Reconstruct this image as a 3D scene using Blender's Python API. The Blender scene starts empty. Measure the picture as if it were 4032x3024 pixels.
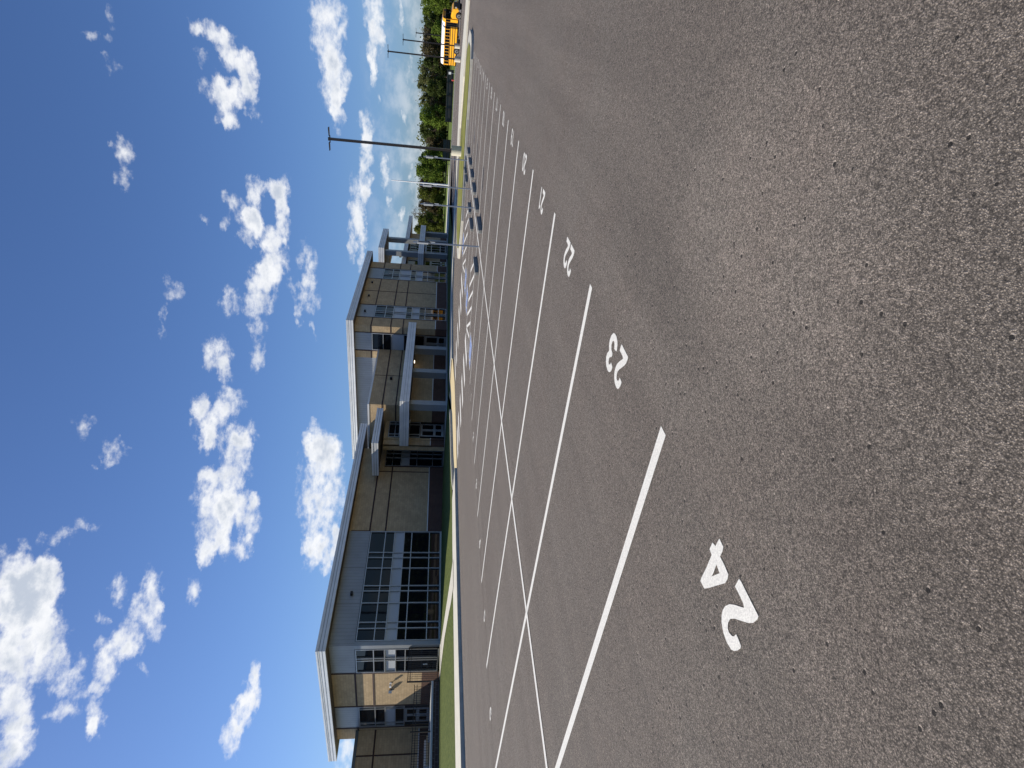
import bpy, math, random
import numpy as np
from mathutils import Vector, Matrix
from mathutils.geometry import tessellate_polygon
random.seed(7)
scene = bpy.context.scene
C = scene.collection
R = math.radians

# ------------------------------------------------------------------ camera
YAW, PITCH, ROLL = 0.576205475, 0.138519711, 0.0416858094
fw = Vector((math.cos(YAW)*math.cos(PITCH), math.sin(YAW)*math.cos(PITCH), -math.sin(PITCH)))
r0 = Vector((math.sin(YAW), -math.cos(YAW), 0)); u0 = r0.cross(fw)
rt = math.cos(ROLL)*r0 + math.sin(ROLL)*u0
up = -math.sin(ROLL)*r0 + math.cos(ROLL)*u0
cam_data = bpy.data.cameras.new('camera'); cam = bpy.data.objects.new('camera', cam_data); C.objects.link(cam)
# the photograph was taken with the phone turned upright and stored on its side
cx, cy, cz = -up, rt, -fw
M = Matrix(((cx.x, cy.x, cz.x, -3.48629), (cx.y, cy.y, cz.y, -2.63771), (cx.z, cy.z, cz.z, 1.81406), (0, 0, 0, 1)))
cam.matrix_world = M
cam_data.sensor_width = 36; cam_data.lens = 2313.181/4032*36
cam_data.clip_start = 0.1; cam_data.clip_end = 6000
scene.camera = cam
scene.view_settings.view_transform = 'Standard'; scene.view_settings.look = 'None'
scene.view_settings.exposure = 0.25; scene.view_settings.gamma = 1.0
scene.view_settings.use_curve_mapping = False

# ------------------------------------------------------------------ sun and sky
SUN_DIR = Vector((-.43, 1.15, 1.0)).normalized()          # towards the sun
SUN_EL = math.asin(SUN_DIR.z); SUN_AZ = math.atan2(SUN_DIR.x, SUN_DIR.y)
sd = bpy.data.lights.new('sun', 'SUN'); sd.energy = 5.0; sd.angle = R(0.53); sd.color = (1.0, .92, .79)
sun = bpy.data.objects.new('sun', sd); C.objects.link(sun)
sun.rotation_euler = SUN_DIR.to_track_quat('Z', 'Y').to_euler(); sun.location = SUN_DIR*200

# clouds: azimuth, elevation, half width, half height (degrees), tilt, strength
CLOUDS = [(52.32,30.37,3.49,2.14,-0.19,1),(51.78,29.27,2.5,1.64,-0.18,1),(55.04,29.32,3.58,1.88,-0.21,1),(55.6,27.45,2.4,1.22,-0.21,0.8),(50.85,28.61,1.7,0.92,-0.17,0.8),(58.48,29.34,3.03,1.83,-0.24,1),(58.21,26.9,2.12,0.91,-0.23,0.8),(61.28,28.4,1.83,1.14,-0.26,1),(63.02,27.68,1.25,1.14,-0.27,1),(64.37,27.93,1.04,0.84,-0.28,1),(60.09,25.51,1.88,0.77,-0.24,0.5),(61.38,25.88,0.74,0.61,-0.24,0.45),(58.25,25.5,1.17,0.63,-0.22,0.4),(61.5,26.65,0.37,0.37,-0.25,0.4),(48.38,30.36,0.65,0.52,-0.15,0.4),(47.98,28.49,0.88,1.09,-0.14,0.45),(46.99,27.03,0.67,1.14,-0.13,0.45),(38.08,28.07,0.7,0.98,-0.07,0.35),(39.11,27.99,0.92,0.49,-0.08,0.3),(40.28,25.77,1.39,0.86,-0.09,0.5),(42.07,27.0,0.34,0.34,-0.1,0.4),(41.63,25.97,0.58,0.43,-0.09,0.5),(52.38,23.9,1.48,0.68,-0.17,0.55),(54.4,24.83,0.52,0.5,-0.18,0.4),(51.64,21.73,1.5,0.9,-0.15,0.85),(53.33,21.94,1.26,1.23,-0.17,0.8),(54.82,20.9,1.85,0.72,-0.17,0.8),(55.7,22.47,2.03,1.37,-0.19,0.9),(57.47,22.29,0.99,0.6,-0.2,0.8),(56.92,23.61,1.99,1.0,-0.2,0.75),(58.64,23.84,1.55,0.82,-0.21,0.75),(59.81,24.16,0.95,0.64,-0.22,0.7),(61.78,23.56,1.47,0.8,-0.24,0.95),(62.57,23.8,0.73,0.55,-0.24,0.9),(36.07,20.05,1.43,0.59,-0.06,0.9),(37.74,19.07,2.14,1.39,-0.07,1),(35.76,17.72,1.68,1.33,-0.05,1),(39.45,19.31,1.19,0.89,-0.07,1),(40.86,16.84,2.6,1.34,-0.08,1),(38.72,16.43,1.44,1.25,-0.07,1),(42.38,18.73,0.94,0.99,-0.09,0.9),(44.03,17.86,2.09,2.18,-0.1,1),(46.91,18.1,2.71,1.57,-0.12,1),(49.31,18.35,1.11,0.78,-0.13,1),(48.51,17.03,1.35,0.8,-0.12,0.9),(45.67,16.79,1.84,1.01,-0.1,1),(46.06,15.28,2.29,0.93,-0.1,1),(48.91,15.53,1.12,0.72,-0.11,0.95),(44.4,14.87,0.82,0.53,-0.09,0.9),(52.13,18.75,1.25,0.72,-0.14,0.9),(43.89,9.4,5.84,2.14,-0.08,1.1),(39.81,9.46,1.94,1.48,-0.06,1),(39.2,10.93,1.21,0.45,-0.06,0.7),(37.66,10.51,0.73,0.34,-0.05,0.6),(48.9,9.71,1.82,0.88,-0.09,1),(48.48,7.84,1.38,0.57,-0.08,1),(50.11,8.31,1.13,0.67,-0.09,0.9),(59.09,13.46,0.99,0.59,-0.15,0.9),(60.64,13.39,1.34,0.72,-0.16,0.9),(61.97,13.69,1.49,0.86,-0.17,1),(63.74,14.05,1.44,0.84,-0.18,1),(65.03,5.51,1.6,1.22,-0.11,0.8),(58.45,21.33,0.59,0.38,-0.2,0.45),(14.36,24.93,1.47,0.76,0.09,0.9),(16.51,25.04,0.86,0.68,0.08,0.5),(5.95,25.42,0.55,0.94,0.16,0.35),(4.12,24.57,1.08,0.47,0.17,0.35),(7.82,24.87,0.57,0.49,0.14,0.3),(4.18,18.88,0.73,0.62,0.13,0.8),(4.37,17.81,0.73,0.99,0.12,0.9),(5.25,17.11,1.12,0.92,0.1,0.95),(6.33,16.4,1.15,1.12,0.09,1),(7.25,15.65,1.56,0.76,0.08,1),(8.68,16.11,1.19,1.15,0.08,1),(9.7,17.54,1.82,1.13,0.08,1.1),(11.09,17.14,0.82,0.77,0.07,0.9),(8.34,17.75,0.98,0.65,0.09,0.8),(6.27,18.82,0.76,0.81,0.11,0.6),(8.64,18.92,0.98,0.55,0.1,0.5),(10.2,15.54,0.51,0.49,0.07,0.4),(16.39,15.88,1.1,0.71,0.04,0.9),(16.26,14.42,0.88,1.23,0.03,0.9),(16.57,13.51,1.55,0.83,0.02,1),(18.76,13.56,2.04,0.63,0.02,1),(18.36,15.95,1.79,0.81,0.03,0.95),(19.37,16.16,1.13,1.01,0.02,0.95),(18.09,17.37,1.11,0.69,0.04,0.8),(17.18,18.12,0.55,0.39,0.05,0.6),(19.53,18.04,0.78,0.4,0.03,0.5),(19.27,19.59,0.45,0.38,0.04,0.4),(20.46,14.71,1.37,1.25,0.01,1),(22.48,14.36,2.09,1.26,0.0,1),(23.98,15.12,1.4,1.46,-0.0,1),(26.11,15.68,1.89,1.45,-0.01,1.05),(20.92,16.65,0.68,0.71,0.02,0.7),(22.69,11.47,1.87,1.09,-0.01,0.75),(25.41,11.45,2.14,1.1,-0.02,0.7),(27.58,12.1,0.96,0.44,-0.02,0.6),(28.57,10.79,1.2,0.27,-0.03,0.6),(24.66,12.83,0.94,0.43,-0.01,0.6),(26.48,18.06,1.64,0.9,-0.01,0.75),(31.36,18.89,1.89,1.29,-0.03,1),(33.02,18.3,0.95,0.8,-0.04,0.8),(31.62,15.67,1.43,0.73,-0.03,0.9),(29.07,15.83,1.19,0.94,-0.02,0.7),(25.73,22.21,1.5,0.93,0.01,0.55),(28.05,22.88,0.7,0.55,-0.0,0.45),(29.5,22.95,0.7,0.55,-0.01,0.45),(3.24,9.33,3.56,1.39,0.04,1.1),(7.07,9.12,2.39,1.24,0.03,1.1),(9.35,8.81,1.85,0.63,0.02,1),(1.88,5.71,2.18,0.81,0.01,1),(4.18,5.82,1.71,0.73,0.01,0.9),(5.87,5.84,1.17,0.42,0.01,0.9),(10.57,6.34,1.89,0.66,0.0,0.9),(13.22,6.33,2.63,0.67,-0.01,0.9),(15.76,6.32,0.67,0.56,-0.01,0.8),(16.83,7.12,2.73,0.9,-0.01,0.9),(19.23,6.69,2.09,0.57,-0.01,0.9),(20.54,7.69,1.87,0.57,-0.01,0.85),(21.94,6.75,1.41,0.46,-0.02,0.8),(13.86,4.73,1.99,0.41,-0.02,0.8),(16.72,4.58,0.68,0.28,-0.02,0.7),(17.75,3.42,1.15,0.42,-0.03,0.85),(8.31,3.81,0.61,0.26,-0.01,0.6),(9.15,3.01,1.24,0.27,-0.02,0.5),(1.65,3.61,1.63,0.25,-0.01,0.7),(7.95,5.56,0.6,0.22,0.0,0.4),(13.86,2.49,1.77,0.34,-0.03,0.5),(5.57,2.89,2.36,0.26,-0.02,0.4),(18.9,2.34,2.34,0.35,-0.03,0.4)]

world = bpy.data.worlds.new('World'); scene.world = world; world.use_nodes = True
wn = world.node_tree; wn.nodes.clear(); L = wn.links.new
def N(t, **k):
    n = wn.nodes.new(t)
    for a, b in k.items(): setattr(n, a, b)
    return n
def mth(op, a, b=None, c=None, clamp=False):
    n = N('ShaderNodeMath', operation=op, use_clamp=clamp)
    for i, v in enumerate((a, b, c)):
        if v is None: continue
        if isinstance(v, (int, float)): n.inputs[i].default_value = v
        else: L(v, n.inputs[i])
    return n.outputs[0]
sky = N('ShaderNodeTexSky', sky_type='NISHITA', sun_disc=False, sun_elevation=SUN_EL, sun_rotation=SUN_AZ,
        altitude=300, air_density=1.0, dust_density=1.3, ozone_density=4.0)
tc = N('ShaderNodeTexCoord')
sx = N('ShaderNodeSeparateXYZ'); L(tc.outputs['Generated'], sx.inputs[0])
az = mth('MULTIPLY', mth('ARCTAN2', sx.outputs[1], sx.outputs[0]), 57.29578)
el = mth('MULTIPLY', mth('ARCSINE', sx.outputs[2]), 57.29578)
ae = N('ShaderNodeCombineXYZ'); L(az, ae.inputs[0]); L(el, ae.inputs[1])
def noise(vec, scale, detail, rough, dist=0.0):
    n = N('ShaderNodeTexNoise'); n.inputs['Scale'].default_value = scale; n.inputs['Detail'].default_value = detail
    n.inputs['Roughness'].default_value = rough; n.inputs['Distortion'].default_value = dist
    L(vec, n.inputs['Vector']); return n
stretch = N('ShaderNodeVectorMath', operation='MULTIPLY'); L(ae.outputs[0], stretch.inputs[0]); stretch.inputs[1].default_value = (.8, 1.25, 1)
wob = noise(stretch.outputs[0], .45, 7, .6)
wsub = N('ShaderNodeVectorMath', operation='SUBTRACT'); L(wob.outputs['Color'], wsub.inputs[0]); wsub.inputs[1].default_value = (.5, .5, .5)
wsc = N('ShaderNodeVectorMath', operation='MULTIPLY'); L(wsub.outputs[0], wsc.inputs[0]); wsc.inputs[1].default_value = (3.2, 2.3, 0)
wadd = N('ShaderNodeVectorMath', operation='ADD'); L(ae.outputs[0], wadd.inputs[0]); L(wsc.outputs[0], wadd.inputs[1])
wcoord = wadd.outputs[0]
def field(vec):
    tot = None
    for i, (a, e, w, h, rot, st) in enumerate(CLOUDS):
        if st < .6: st *= 1.3
        if i and i % 8 == 0:      # evaluate in batches, which keeps the shader's working memory small
            g = N('ShaderNodeVectorMath', operation='MULTIPLY_ADD'); L(tot, g.inputs[0]); g.inputs[1].default_value = (1e-7,)*3; L(vec, g.inputs[2]); vec = g.outputs[0]
        m = N('ShaderNodeMapping', vector_type='TEXTURE')
        m.inputs['Location'].default_value = (a, e, 0); m.inputs['Rotation'].default_value = (0, 0, rot)
        m.inputs['Scale'].default_value = (w, h, 1); L(vec, m.inputs['Vector'])
        d = N('ShaderNodeVectorMath', operation='DOT_PRODUCT'); L(m.outputs[0], d.inputs[0]); L(m.outputs[0], d.inputs[1])
        v = mth('MULTIPLY_ADD', d.outputs['Value'], -st*.66, st*.92, clamp=True)
        tot = v if tot is None else mth('ADD', tot, v)
    return tot
f = field(wcoord)
fine = noise(stretch.outputs[0], 1.25, 8, .6)
dens = mth('MULTIPLY_ADD', mth('SUBTRACT', fine.outputs['Fac'], .52), mth('MINIMUM', mth('MULTIPLY', f, 9.0), 2.1), f)
alpha = N('ShaderNodeMapRange', interpolation_type='SMOOTHSTEP'); L(dens, alpha.inputs['Value'])
alpha.inputs['From Min'].default_value = .12; alpha.inputs['From Max'].default_value = 1.35
alpha.inputs['To Max'].default_value = .96
# thin veil of cloud low over the horizon
hv = noise(stretch.outputs[0], .35, 5, .6)
hm = N('ShaderNodeMapRange'); L(el, hm.inputs['Value']); hm.inputs['From Min'].default_value = 7; hm.inputs['From Max'].default_value = 1
hm.inputs['To Max'].default_value = .55
hs = N('ShaderNodeMapRange', interpolation_type='SMOOTHSTEP'); L(hv.outputs['Fac'], hs.inputs['Value'])
hs.inputs['From Min'].default_value = .4; hs.inputs['From Max'].default_value = .68
veil = mth('MULTIPLY', hm.outputs[0], hs.outputs[0])
a2 = mth('MAXIMUM', alpha.outputs[0], veil)
# cloud brightness: thick parts are grey, rims and tops white
relief = noise(stretch.outputs[0], .55, 7, .6)
thick = N('ShaderNodeMapRange', interpolation_type='SMOOTHSTEP'); L(mth('MULTIPLY_ADD', mth('SUBTRACT', relief.outputs['Fac'], .5), 4.2, dens), thick.inputs['Value'])
thick.inputs['From Min'].default_value = .7; thick.inputs['From Max'].default_value = 2.5
ccol = N('ShaderNodeMix', data_type='RGBA'); L(thick.outputs[0], ccol.inputs['Factor'])
ccol.inputs['A'].default_value = (9.8, 9.9, 10.1, 1); ccol.inputs['B'].default_value = (5.6, 6.2, 7.2, 1)
tint = N('ShaderNodeMix', data_type='RGBA', blend_type='MULTIPLY'); tint.inputs['Factor'].default_value = 1
L(sky.outputs[0], tint.inputs['A']); tint.inputs['B'].default_value = (.74, .92, 1.22, 1)
mix = N('ShaderNodeMix', data_type='RGBA'); L(a2, mix.inputs['Factor']); L(tint.outputs['Result'], mix.inputs['A']); L(ccol.outputs['Result'], mix.inputs['B'])
bg = N('ShaderNodeBackground'); bg.inputs['Strength'].default_value = 0.085; L(mix.outputs['Result'], bg.inputs['Color'])
world.cycles.sampling_method = 'NONE'
wo = N('ShaderNodeOutputWorld'); L(bg.outputs[0], wo.inputs['Surface'])

# ------------------------------------------------------------------ materials
def mat(name, col, rough=.7, metal=0.0, var=.0, vscale=3.0, bump=0.0, bscale=20.0, spec=None, col2=None, detail=5):
    m = bpy.data.materials.new(name); m.use_nodes = True; t = m.node_tree; b = t.nodes['Principled BSDF']
    b.inputs['Roughness'].default_value = rough; b.inputs['Metallic'].default_value = metal
    if spec is not None: b.inputs['Specular IOR Level'].default_value = spec
    b.inputs['Base Color'].default_value = (*col, 1)
    tcn = t.nodes.new('ShaderNodeTexCoord')
    if var > 0:
        n = t.nodes.new('ShaderNodeTexNoise'); n.inputs['Scale'].default_value = vscale; n.inputs['Detail'].default_value = detail
        n.inputs['Roughness'].default_value = .65
        t.links.new(tcn.outputs['Object'], n.inputs['Vector'])
        r = t.nodes.new('ShaderNodeValToRGB'); t.links.new(n.outputs['Fac'], r.inputs[0])
        lo = col2 if col2 else tuple(c*(1-var) for c in col)
        hi = col if col2 else tuple(min(1, c*(1+var)) for c in col)
        r.color_ramp.elements[0].position = .32; r.color_ramp.elements[0].color = (*lo, 1)
        r.color_ramp.elements[1].position = .68; r.color_ramp.elements[1].color = (*hi, 1)
        t.links.new(r.outputs[0], b.inputs['Base Color'])
    if bump > 0:
        n = t.nodes.new('ShaderNodeTexNoise'); n.inputs['Scale'].default_value = bscale; n.inputs['Detail'].default_value = 4
        t.links.new(tcn.outputs['Object'], n.inputs['Vector'])
        bp = t.nodes.new('ShaderNodeBump'); bp.inputs['Strength'].default_value = bump; bp.inputs['Distance'].default_value = .02
        t.links.new(n.outputs['Fac'], bp.inputs['Height']); t.links.new(bp.outputs[0], b.inputs['Normal'])
    return m

def masonry(name, c1, c2, mortar, bw, bh, msize, bump=.4, rough=.9):
    """blocks in running bond on vertical walls: horizontal run = x+y, vertical = z"""
    m = bpy.data.materials.new(name); m.use_nodes = True; t = m.node_tree; b = t.nodes['Principled BSDF']; l = t.links.new
    b.inputs['Roughness'].default_value = rough; b.inputs['Specular IOR Level'].default_value = .2
    tcn = t.nodes.new('ShaderNodeTexCoord'); s = t.nodes.new('ShaderNodeSeparateXYZ'); l(tcn.outputs['Object'], s.inputs[0])
    ad = t.nodes.new('ShaderNodeMath'); ad.operation = 'ADD'; l(s.outputs[0], ad.inputs[0]); l(s.outputs[1], ad.inputs[1])
    cb = t.nodes.new('ShaderNodeCombineXYZ'); l(ad.outputs[0], cb.inputs[0]); l(s.outputs[2], cb.inputs[1])
    br = t.nodes.new('ShaderNodeTexBrick'); l(cb.outputs[0], br.inputs['Vector'])
    br.inputs['Color1'].default_value = (*c1, 1); br.inputs['Color2'].default_value = (*c2, 1); br.inputs['Mortar'].default_value = (*mortar, 1)
    br.inputs['Scale'].default_value = 1; br.inputs['Brick Width'].default_value = bw; br.inputs['Row Height'].default_value = bh
    br.inputs['Mortar Size'].default_value = msize; br.inputs['Mortar Smooth'].default_value = .3; br.inputs['Bias'].default_value = 0
    n = t.nodes.new('ShaderNodeTexNoise'); n.inputs['Scale'].default_value = 1.1; n.inputs['Detail'].default_value = 8; n.inputs['Roughness'].default_value = .7
    l(tcn.outputs['Object'], n.inputs['Vector'])
    mr = t.nodes.new('ShaderNodeMapRange'); l(n.outputs['Fac'], mr.inputs['Value']); mr.inputs['From Min'].default_value = .3; mr.inputs['From Max'].default_value = .7
    mr.inputs['To Min'].default_value = .82; mr.inputs['To Max'].default_value = 1.12
    mx = t.nodes.new('ShaderNodeVectorMath'); mx.operation = 'SCALE'; l(br.outputs['Color'], mx.inputs[0]); l(mr.outputs[0], mx.inputs['Scale'])
    l(mx.outputs[0], b.inputs['Base Color'])
    n2 = t.nodes.new('ShaderNodeTexNoise'); n2.inputs['Scale'].default_value = 14; n2.inputs['Detail'].default_value = 4; l(tcn.outputs['Object'], n2.inputs['Vector'])
    h = t.nodes.new('ShaderNodeMath'); h.operation = 'SUBTRACT'; l(n2.outputs['Fac'], h.inputs[0]); l(br.outputs['Fac'], h.inputs[1])
    bp = t.nodes.new('ShaderNodeBump'); bp.inputs['Strength'].default_value = bump; bp.inputs['Distance'].default_value = .03
    l(h.outputs[0], bp.inputs['Height']); l(bp.outputs[0], b.inputs['Normal'])
    return m

def ribbed(name, col, axis, pitch, rough=.45, metal=.35, depth=.02):
    """sheet metal with ribs; axis 'h' = lines every pitch along the wall, 'v' = lines every pitch in height"""
    m = bpy.data.materials.new(name); m.use_nodes = True; t = m.node_tree; b = t.nodes['Principled BSDF']; l = t.links.new
    b.inputs['Roughness'].default_value = rough; b.inputs['Metallic'].default_value = metal
    tcn = t.nodes.new('ShaderNodeTexCoord'); s = t.nodes.new('ShaderNodeSeparateXYZ'); l(tcn.outputs['Object'], s.inputs[0])
    if axis == 'h':
        ad = t.nodes.new('ShaderNodeMath'); ad.operation = 'ADD'; l(s.outputs[0], ad.inputs[0]); l(s.outputs[1], ad.inputs[1]); v = ad.outputs[0]
    else: v = s.outputs[2]
    d = t.nodes.new('ShaderNodeMath'); d.operation = 'DIVIDE'; l(v, d.inputs[0]); d.inputs[1].default_value = pitch
    fr = t.nodes.new('ShaderNodeMath'); fr.operation = 'FRACT'; l(d.outputs[0], fr.inputs[0])
    rp = t.nodes.new('ShaderNodeValToRGB'); l(fr.outputs[0], rp.inputs[0])
    rp.color_ramp.elements[0].position = 0; rp.color_ramp.elements[0].color = (0, 0, 0, 1)
    rp.color_ramp.elements[1].position = .12; rp.color_ramp.elements[1].color = (1, 1, 1, 1)
    e = rp.color_ramp.elements.new(.93); e.color = (1, 1, 1, 1); e = rp.color_ramp.elements.new(1); e.color = (0, 0, 0, 1)
    n = t.nodes.new('ShaderNodeTexNoise'); n.inputs['Scale'].default_value = .8; n.inputs['Detail'].default_value = 6; l(tcn.outputs['Object'], n.inputs['Vector'])
    mr = t.nodes.new('ShaderNodeMapRange'); l(n.outputs['Fac'], mr.inputs['Value']); mr.inputs['From Min'].default_value = .3; mr.inputs['From Max'].default_value = .7
    mr.inputs['To Min'].default_value = .88; mr.inputs['To Max'].default_value = 1.08
    m2 = t.nodes.new('ShaderNodeMapRange'); l(rp.outputs[0], m2.inputs['Value']); m2.inputs['To Min'].default_value = .72; m2.inputs['To Max'].default_value = 1
    mm = t.nodes.new('ShaderNodeMath'); mm.operation = 'MULTIPLY'; l(mr.outputs[0], mm.inputs[0]); l(m2.outputs[0], mm.inputs[1])
    mx = t.nodes.new('ShaderNodeVectorMath'); mx.operation = 'SCALE'; mx.inputs[0].default_value = col; l(mm.outputs[0], mx.inputs['Scale'])
    l(mx.outputs[0], b.inputs['Base Color'])
    bp = t.nodes.new('ShaderNodeBump'); bp.inputs['Strength'].default_value = .5; bp.inputs['Distance'].default_value = depth
    l(rp.outputs[0], bp.inputs['Height']); l(bp.outputs[0], b.inputs['Normal'])
    return m

def asphalt_mat():
    m = bpy.data.materials.new('asphalt'); m.use_nodes = True; t = m.node_tree; b = t.nodes['Principled BSDF']; l = t.links.new
    b.inputs['Roughness'].default_value = .82; b.inputs['Specular IOR Level'].default_value = .35
    tcn = t.nodes.new('ShaderNodeTexCoord'); P = tcn.outputs['Object']
    def nz(scale, det, ro, vec=P):
        n = t.nodes.new('ShaderNodeTexNoise'); n.inputs['Scale'].default_value = scale; n.inputs['Detail'].default_value = det
        n.inputs['Roughness'].default_value = ro; l(vec, n.inputs['Vector']); return n.outputs['Fac']
    def rng(v, a, b_, c, d):
        n = t.nodes.new('ShaderNodeMapRange'); l(v, n.inputs['Value']); n.inputs['From Min'].default_value = a; n.inputs['From Max'].default_value = b_
        n.inputs['To Min'].default_value = c; n.inputs['To Max'].default_value = d; return n.outputs[0]
    def mt(op, a, b_=None):
        n = t.nodes.new('ShaderNodeMath'); n.operation = op
        for i, v in enumerate((a, b_)):
            if v is None: continue
            if isinstance(v, (int, float)): n.inputs[i].default_value = v
            else: l(v, n.inputs[i])
        return n.outputs[0]
    grain = nz(85, 6, .82); mid = nz(30, 4, .65)
    def cells(scale, lo, hi):
        v = t.nodes.new('ShaderNodeTexVoronoi'); v.inputs['Scale'].default_value = scale; l(P, v.inputs['Vector'])
        s_ = t.nodes.new('ShaderNodeSeparateColor'); l(v.outputs['Color'], s_.inputs[0])
        return rng(s_.outputs[0], 0, 1, lo, hi), v
    stoneA, vA = cells(150, .42, 1.65); stoneB, vB = cells(70, .72, 1.3); stoneC, vC = cells(26, .90, 1.11)
    gap = rng(vA.outputs['Distance'], .15, .62, 1.15, .55)
    stone = mt('MULTIPLY', mt('MULTIPLY', stoneA, stoneB), mt('MULTIPLY', stoneC, gap))
    patch = nz(.33, 5, .6); patch2 = nz(1.3, 4, .55)
    ramp = t.nodes.new('ShaderNodeValToRGB'); l(mt('ADD', mt('MULTIPLY', patch, .7), mt('MULTIPLY', patch2, .3)), ramp.inputs[0])
    ramp.color_ramp.elements[0].position = .36; ramp.color_ramp.elements[0].color = (.206, .170, .138, 1)
    ramp.color_ramp.elements[1].position = .62; ramp.color_ramp.elements[1].color = (.216, .184, .151, 1)
    # faint streaks left by the roller, running along the aisle (x)
    mp = t.nodes.new('ShaderNodeMapping'); mp.inputs['Scale'].default_value = (.05, 1.1, 1); l(P, mp.inputs['Vector'])
    streak = rng(nz(1.0, 5, .7, mp.outputs[0]), .3, .7, .84, 1.14)
    val = mt('MULTIPLY', mt('MULTIPLY', rng(grain, .3, .7, .45, 1.6), rng(mid, .3, .7, .84, 1.16)), mt('MULTIPLY', stone, streak))
    # a paler worn area in the drive aisle, with a darker lane beside it
    def blob(cx_, cy_, rx, ry, lo, hi):
        m_ = t.nodes.new('ShaderNodeMapping'); m_.vector_type = 'TEXTURE'; m_.inputs['Location'].default_value = (cx_, cy_, 0); m_.inputs['Scale'].default_value = (rx, ry, 1)
        l(P, m_.inputs['Vector']); d_ = t.nodes.new('ShaderNodeVectorMath'); d_.operation = 'DOT_PRODUCT'; l(m_.outputs[0], d_.inputs[0]); l(m_.outputs[0], d_.inputs[1])
        q = mt('ADD', d_.outputs['Value'], mt('MULTIPLY', mt('SUBTRACT', patch2, .5), 2.2))
        n_ = t.nodes.new('ShaderNodeMapRange'); n_.interpolation_type = 'SMOOTHSTEP'; l(q, n_.inputs['Value']); n_.inputs['From Min'].default_value = -.2; n_.inputs['From Max'].default_value = 1.5
        n_.inputs['To Min'].default_value = hi; n_.inputs['To Max'].default_value = lo; return n_.outputs[0]
    val = mt('MULTIPLY', val, mt('MULTIPLY', blob(-.35, -1.75, 1.25, .95, 1.0, 1.34), blob(1.1, -.85, 1.6, .35, 1.0, .84)))
    # pits: a few aggregate stones have dropped out
    v2 = t.nodes.new('ShaderNodeTexVoronoi'); v2.inputs['Scale'].default_value = 15; l(P, v2.inputs['Vector'])
    near = mt('LESS_THAN', v2.outputs['Distance'], .17)
    sc = t.nodes.new('ShaderNodeSeparateColor'); l(v2.outputs['Color'], sc.inputs[0])
    few = mt('GREATER_THAN', mt('ADD', sc.outputs[0], mt('MULTIPLY', nz(.5, 2, .5), .55)), 1.11)
    pit = mt('MULTIPLY', near, few)
    val = mt('MULTIPLY', val, rng(pit, 0, 1, 1, .18))
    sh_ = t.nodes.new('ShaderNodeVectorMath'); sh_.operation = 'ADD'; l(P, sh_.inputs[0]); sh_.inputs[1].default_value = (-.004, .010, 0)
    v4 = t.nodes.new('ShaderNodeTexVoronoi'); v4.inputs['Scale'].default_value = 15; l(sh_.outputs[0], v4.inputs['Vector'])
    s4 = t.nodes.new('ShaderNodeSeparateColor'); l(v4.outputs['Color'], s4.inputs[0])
    rim = mt('MULTIPLY', mt('MULTIPLY', mt('LESS_THAN', v4.outputs['Distance'], .12), mt('GREATER_THAN', s4.outputs[0], .82)), mt('SUBTRACT', 1.0, pit))  # sunlit edge beside each pit, painted into the colour
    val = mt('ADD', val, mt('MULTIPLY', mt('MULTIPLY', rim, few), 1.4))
    v3 = t.nodes.new('ShaderNodeTexVoronoi'); v3.inputs['Scale'].default_value = 28; l(P, v3.inputs['Vector'])
    s3 = t.nodes.new('ShaderNodeSeparateColor'); l(v3.outputs['Color'], s3.inputs[0])
    pale = mt('MULTIPLY', mt('LESS_THAN', v3.outputs['Distance'], .16), mt('GREATER_THAN', s3.outputs[1], .965))
    val = mt('ADD', val, mt('MULTIPLY', pale, 1.3))
    mx = t.nodes.new('ShaderNodeVectorMath'); mx.operation = 'SCALE'; l(ramp.outputs[0], mx.inputs[0]); l(val, mx.inputs['Scale'])
    l(mx.outputs[0], b.inputs['Base Color'])
    hgt = mt('SUBTRACT', mt('ADD', mt('MULTIPLY', grain, 1.0), mt('MULTIPLY', stone, .5)), mt('MULTIPLY', pit, 3.0))
    bp = t.nodes.new('ShaderNodeBump'); bp.inputs['Strength'].default_value = .9; bp.inputs['Distance'].default_value = .009
    l(hgt, bp.inputs['Height']); l(bp.outputs[0], b.inputs['Normal'])
    return m

M_ = {}
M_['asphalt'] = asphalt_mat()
M_['paint'] = mat('white_road_paint', (.68, .66, .60), .65, var=.2, vscale=75, bump=.35, bscale=120)
_t = M_['paint'].node_tree; _bs = _t.nodes['Principled BSDF']; _rp = [n for n in _t.nodes if n.type == 'VALTORGB'][0]
_n = _t.nodes.new('ShaderNodeTexNoise'); _n.inputs['Scale'].default_value = 38; _n.inputs['Detail'].default_value = 6; _n.inputs['Roughness'].default_value = .75
_tc = _t.nodes.new('ShaderNodeTexCoord'); _t.links.new(_tc.outputs['Object'], _n.inputs['Vector'])
_mr = _t.nodes.new('ShaderNodeMapRange'); _t.links.new(_n.outputs['Fac'], _mr.inputs['Value']); _mr.inputs['From Min'].default_value = .655; _mr.inputs['From Max'].default_value = .72
_mx = _t.nodes.new('ShaderNodeMix'); _mx.data_type = 'RGBA'; _t.links.new(_mr.outputs[0], _mx.inputs['Factor']); _t.links.new(_rp.outputs[0], _mx.inputs['A']); _mx.inputs['B'].default_value = (.22, .20, .17, 1)
_t.links.new(_mx.outputs['Result'], _bs.inputs['Base Color'])
M_['paint_blue'] = mat('blue_road_paint', (.15, .25, .55), .6, var=.15, vscale=30)
M_['concrete'] = mat('concrete', (.56, .53, .44), .85, var=.10, vscale=1.6, bump=.2, bscale=30)
M_['kerb'] = mat('kerb_concrete', (.46, .44, .37), .85, var=.14, vscale=2.2, bump=.2, bscale=30)
M_['tan_ramp'] = mat('tan_concrete', (.62, .50, .28), .85, var=.10, vscale=1.2)
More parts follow.
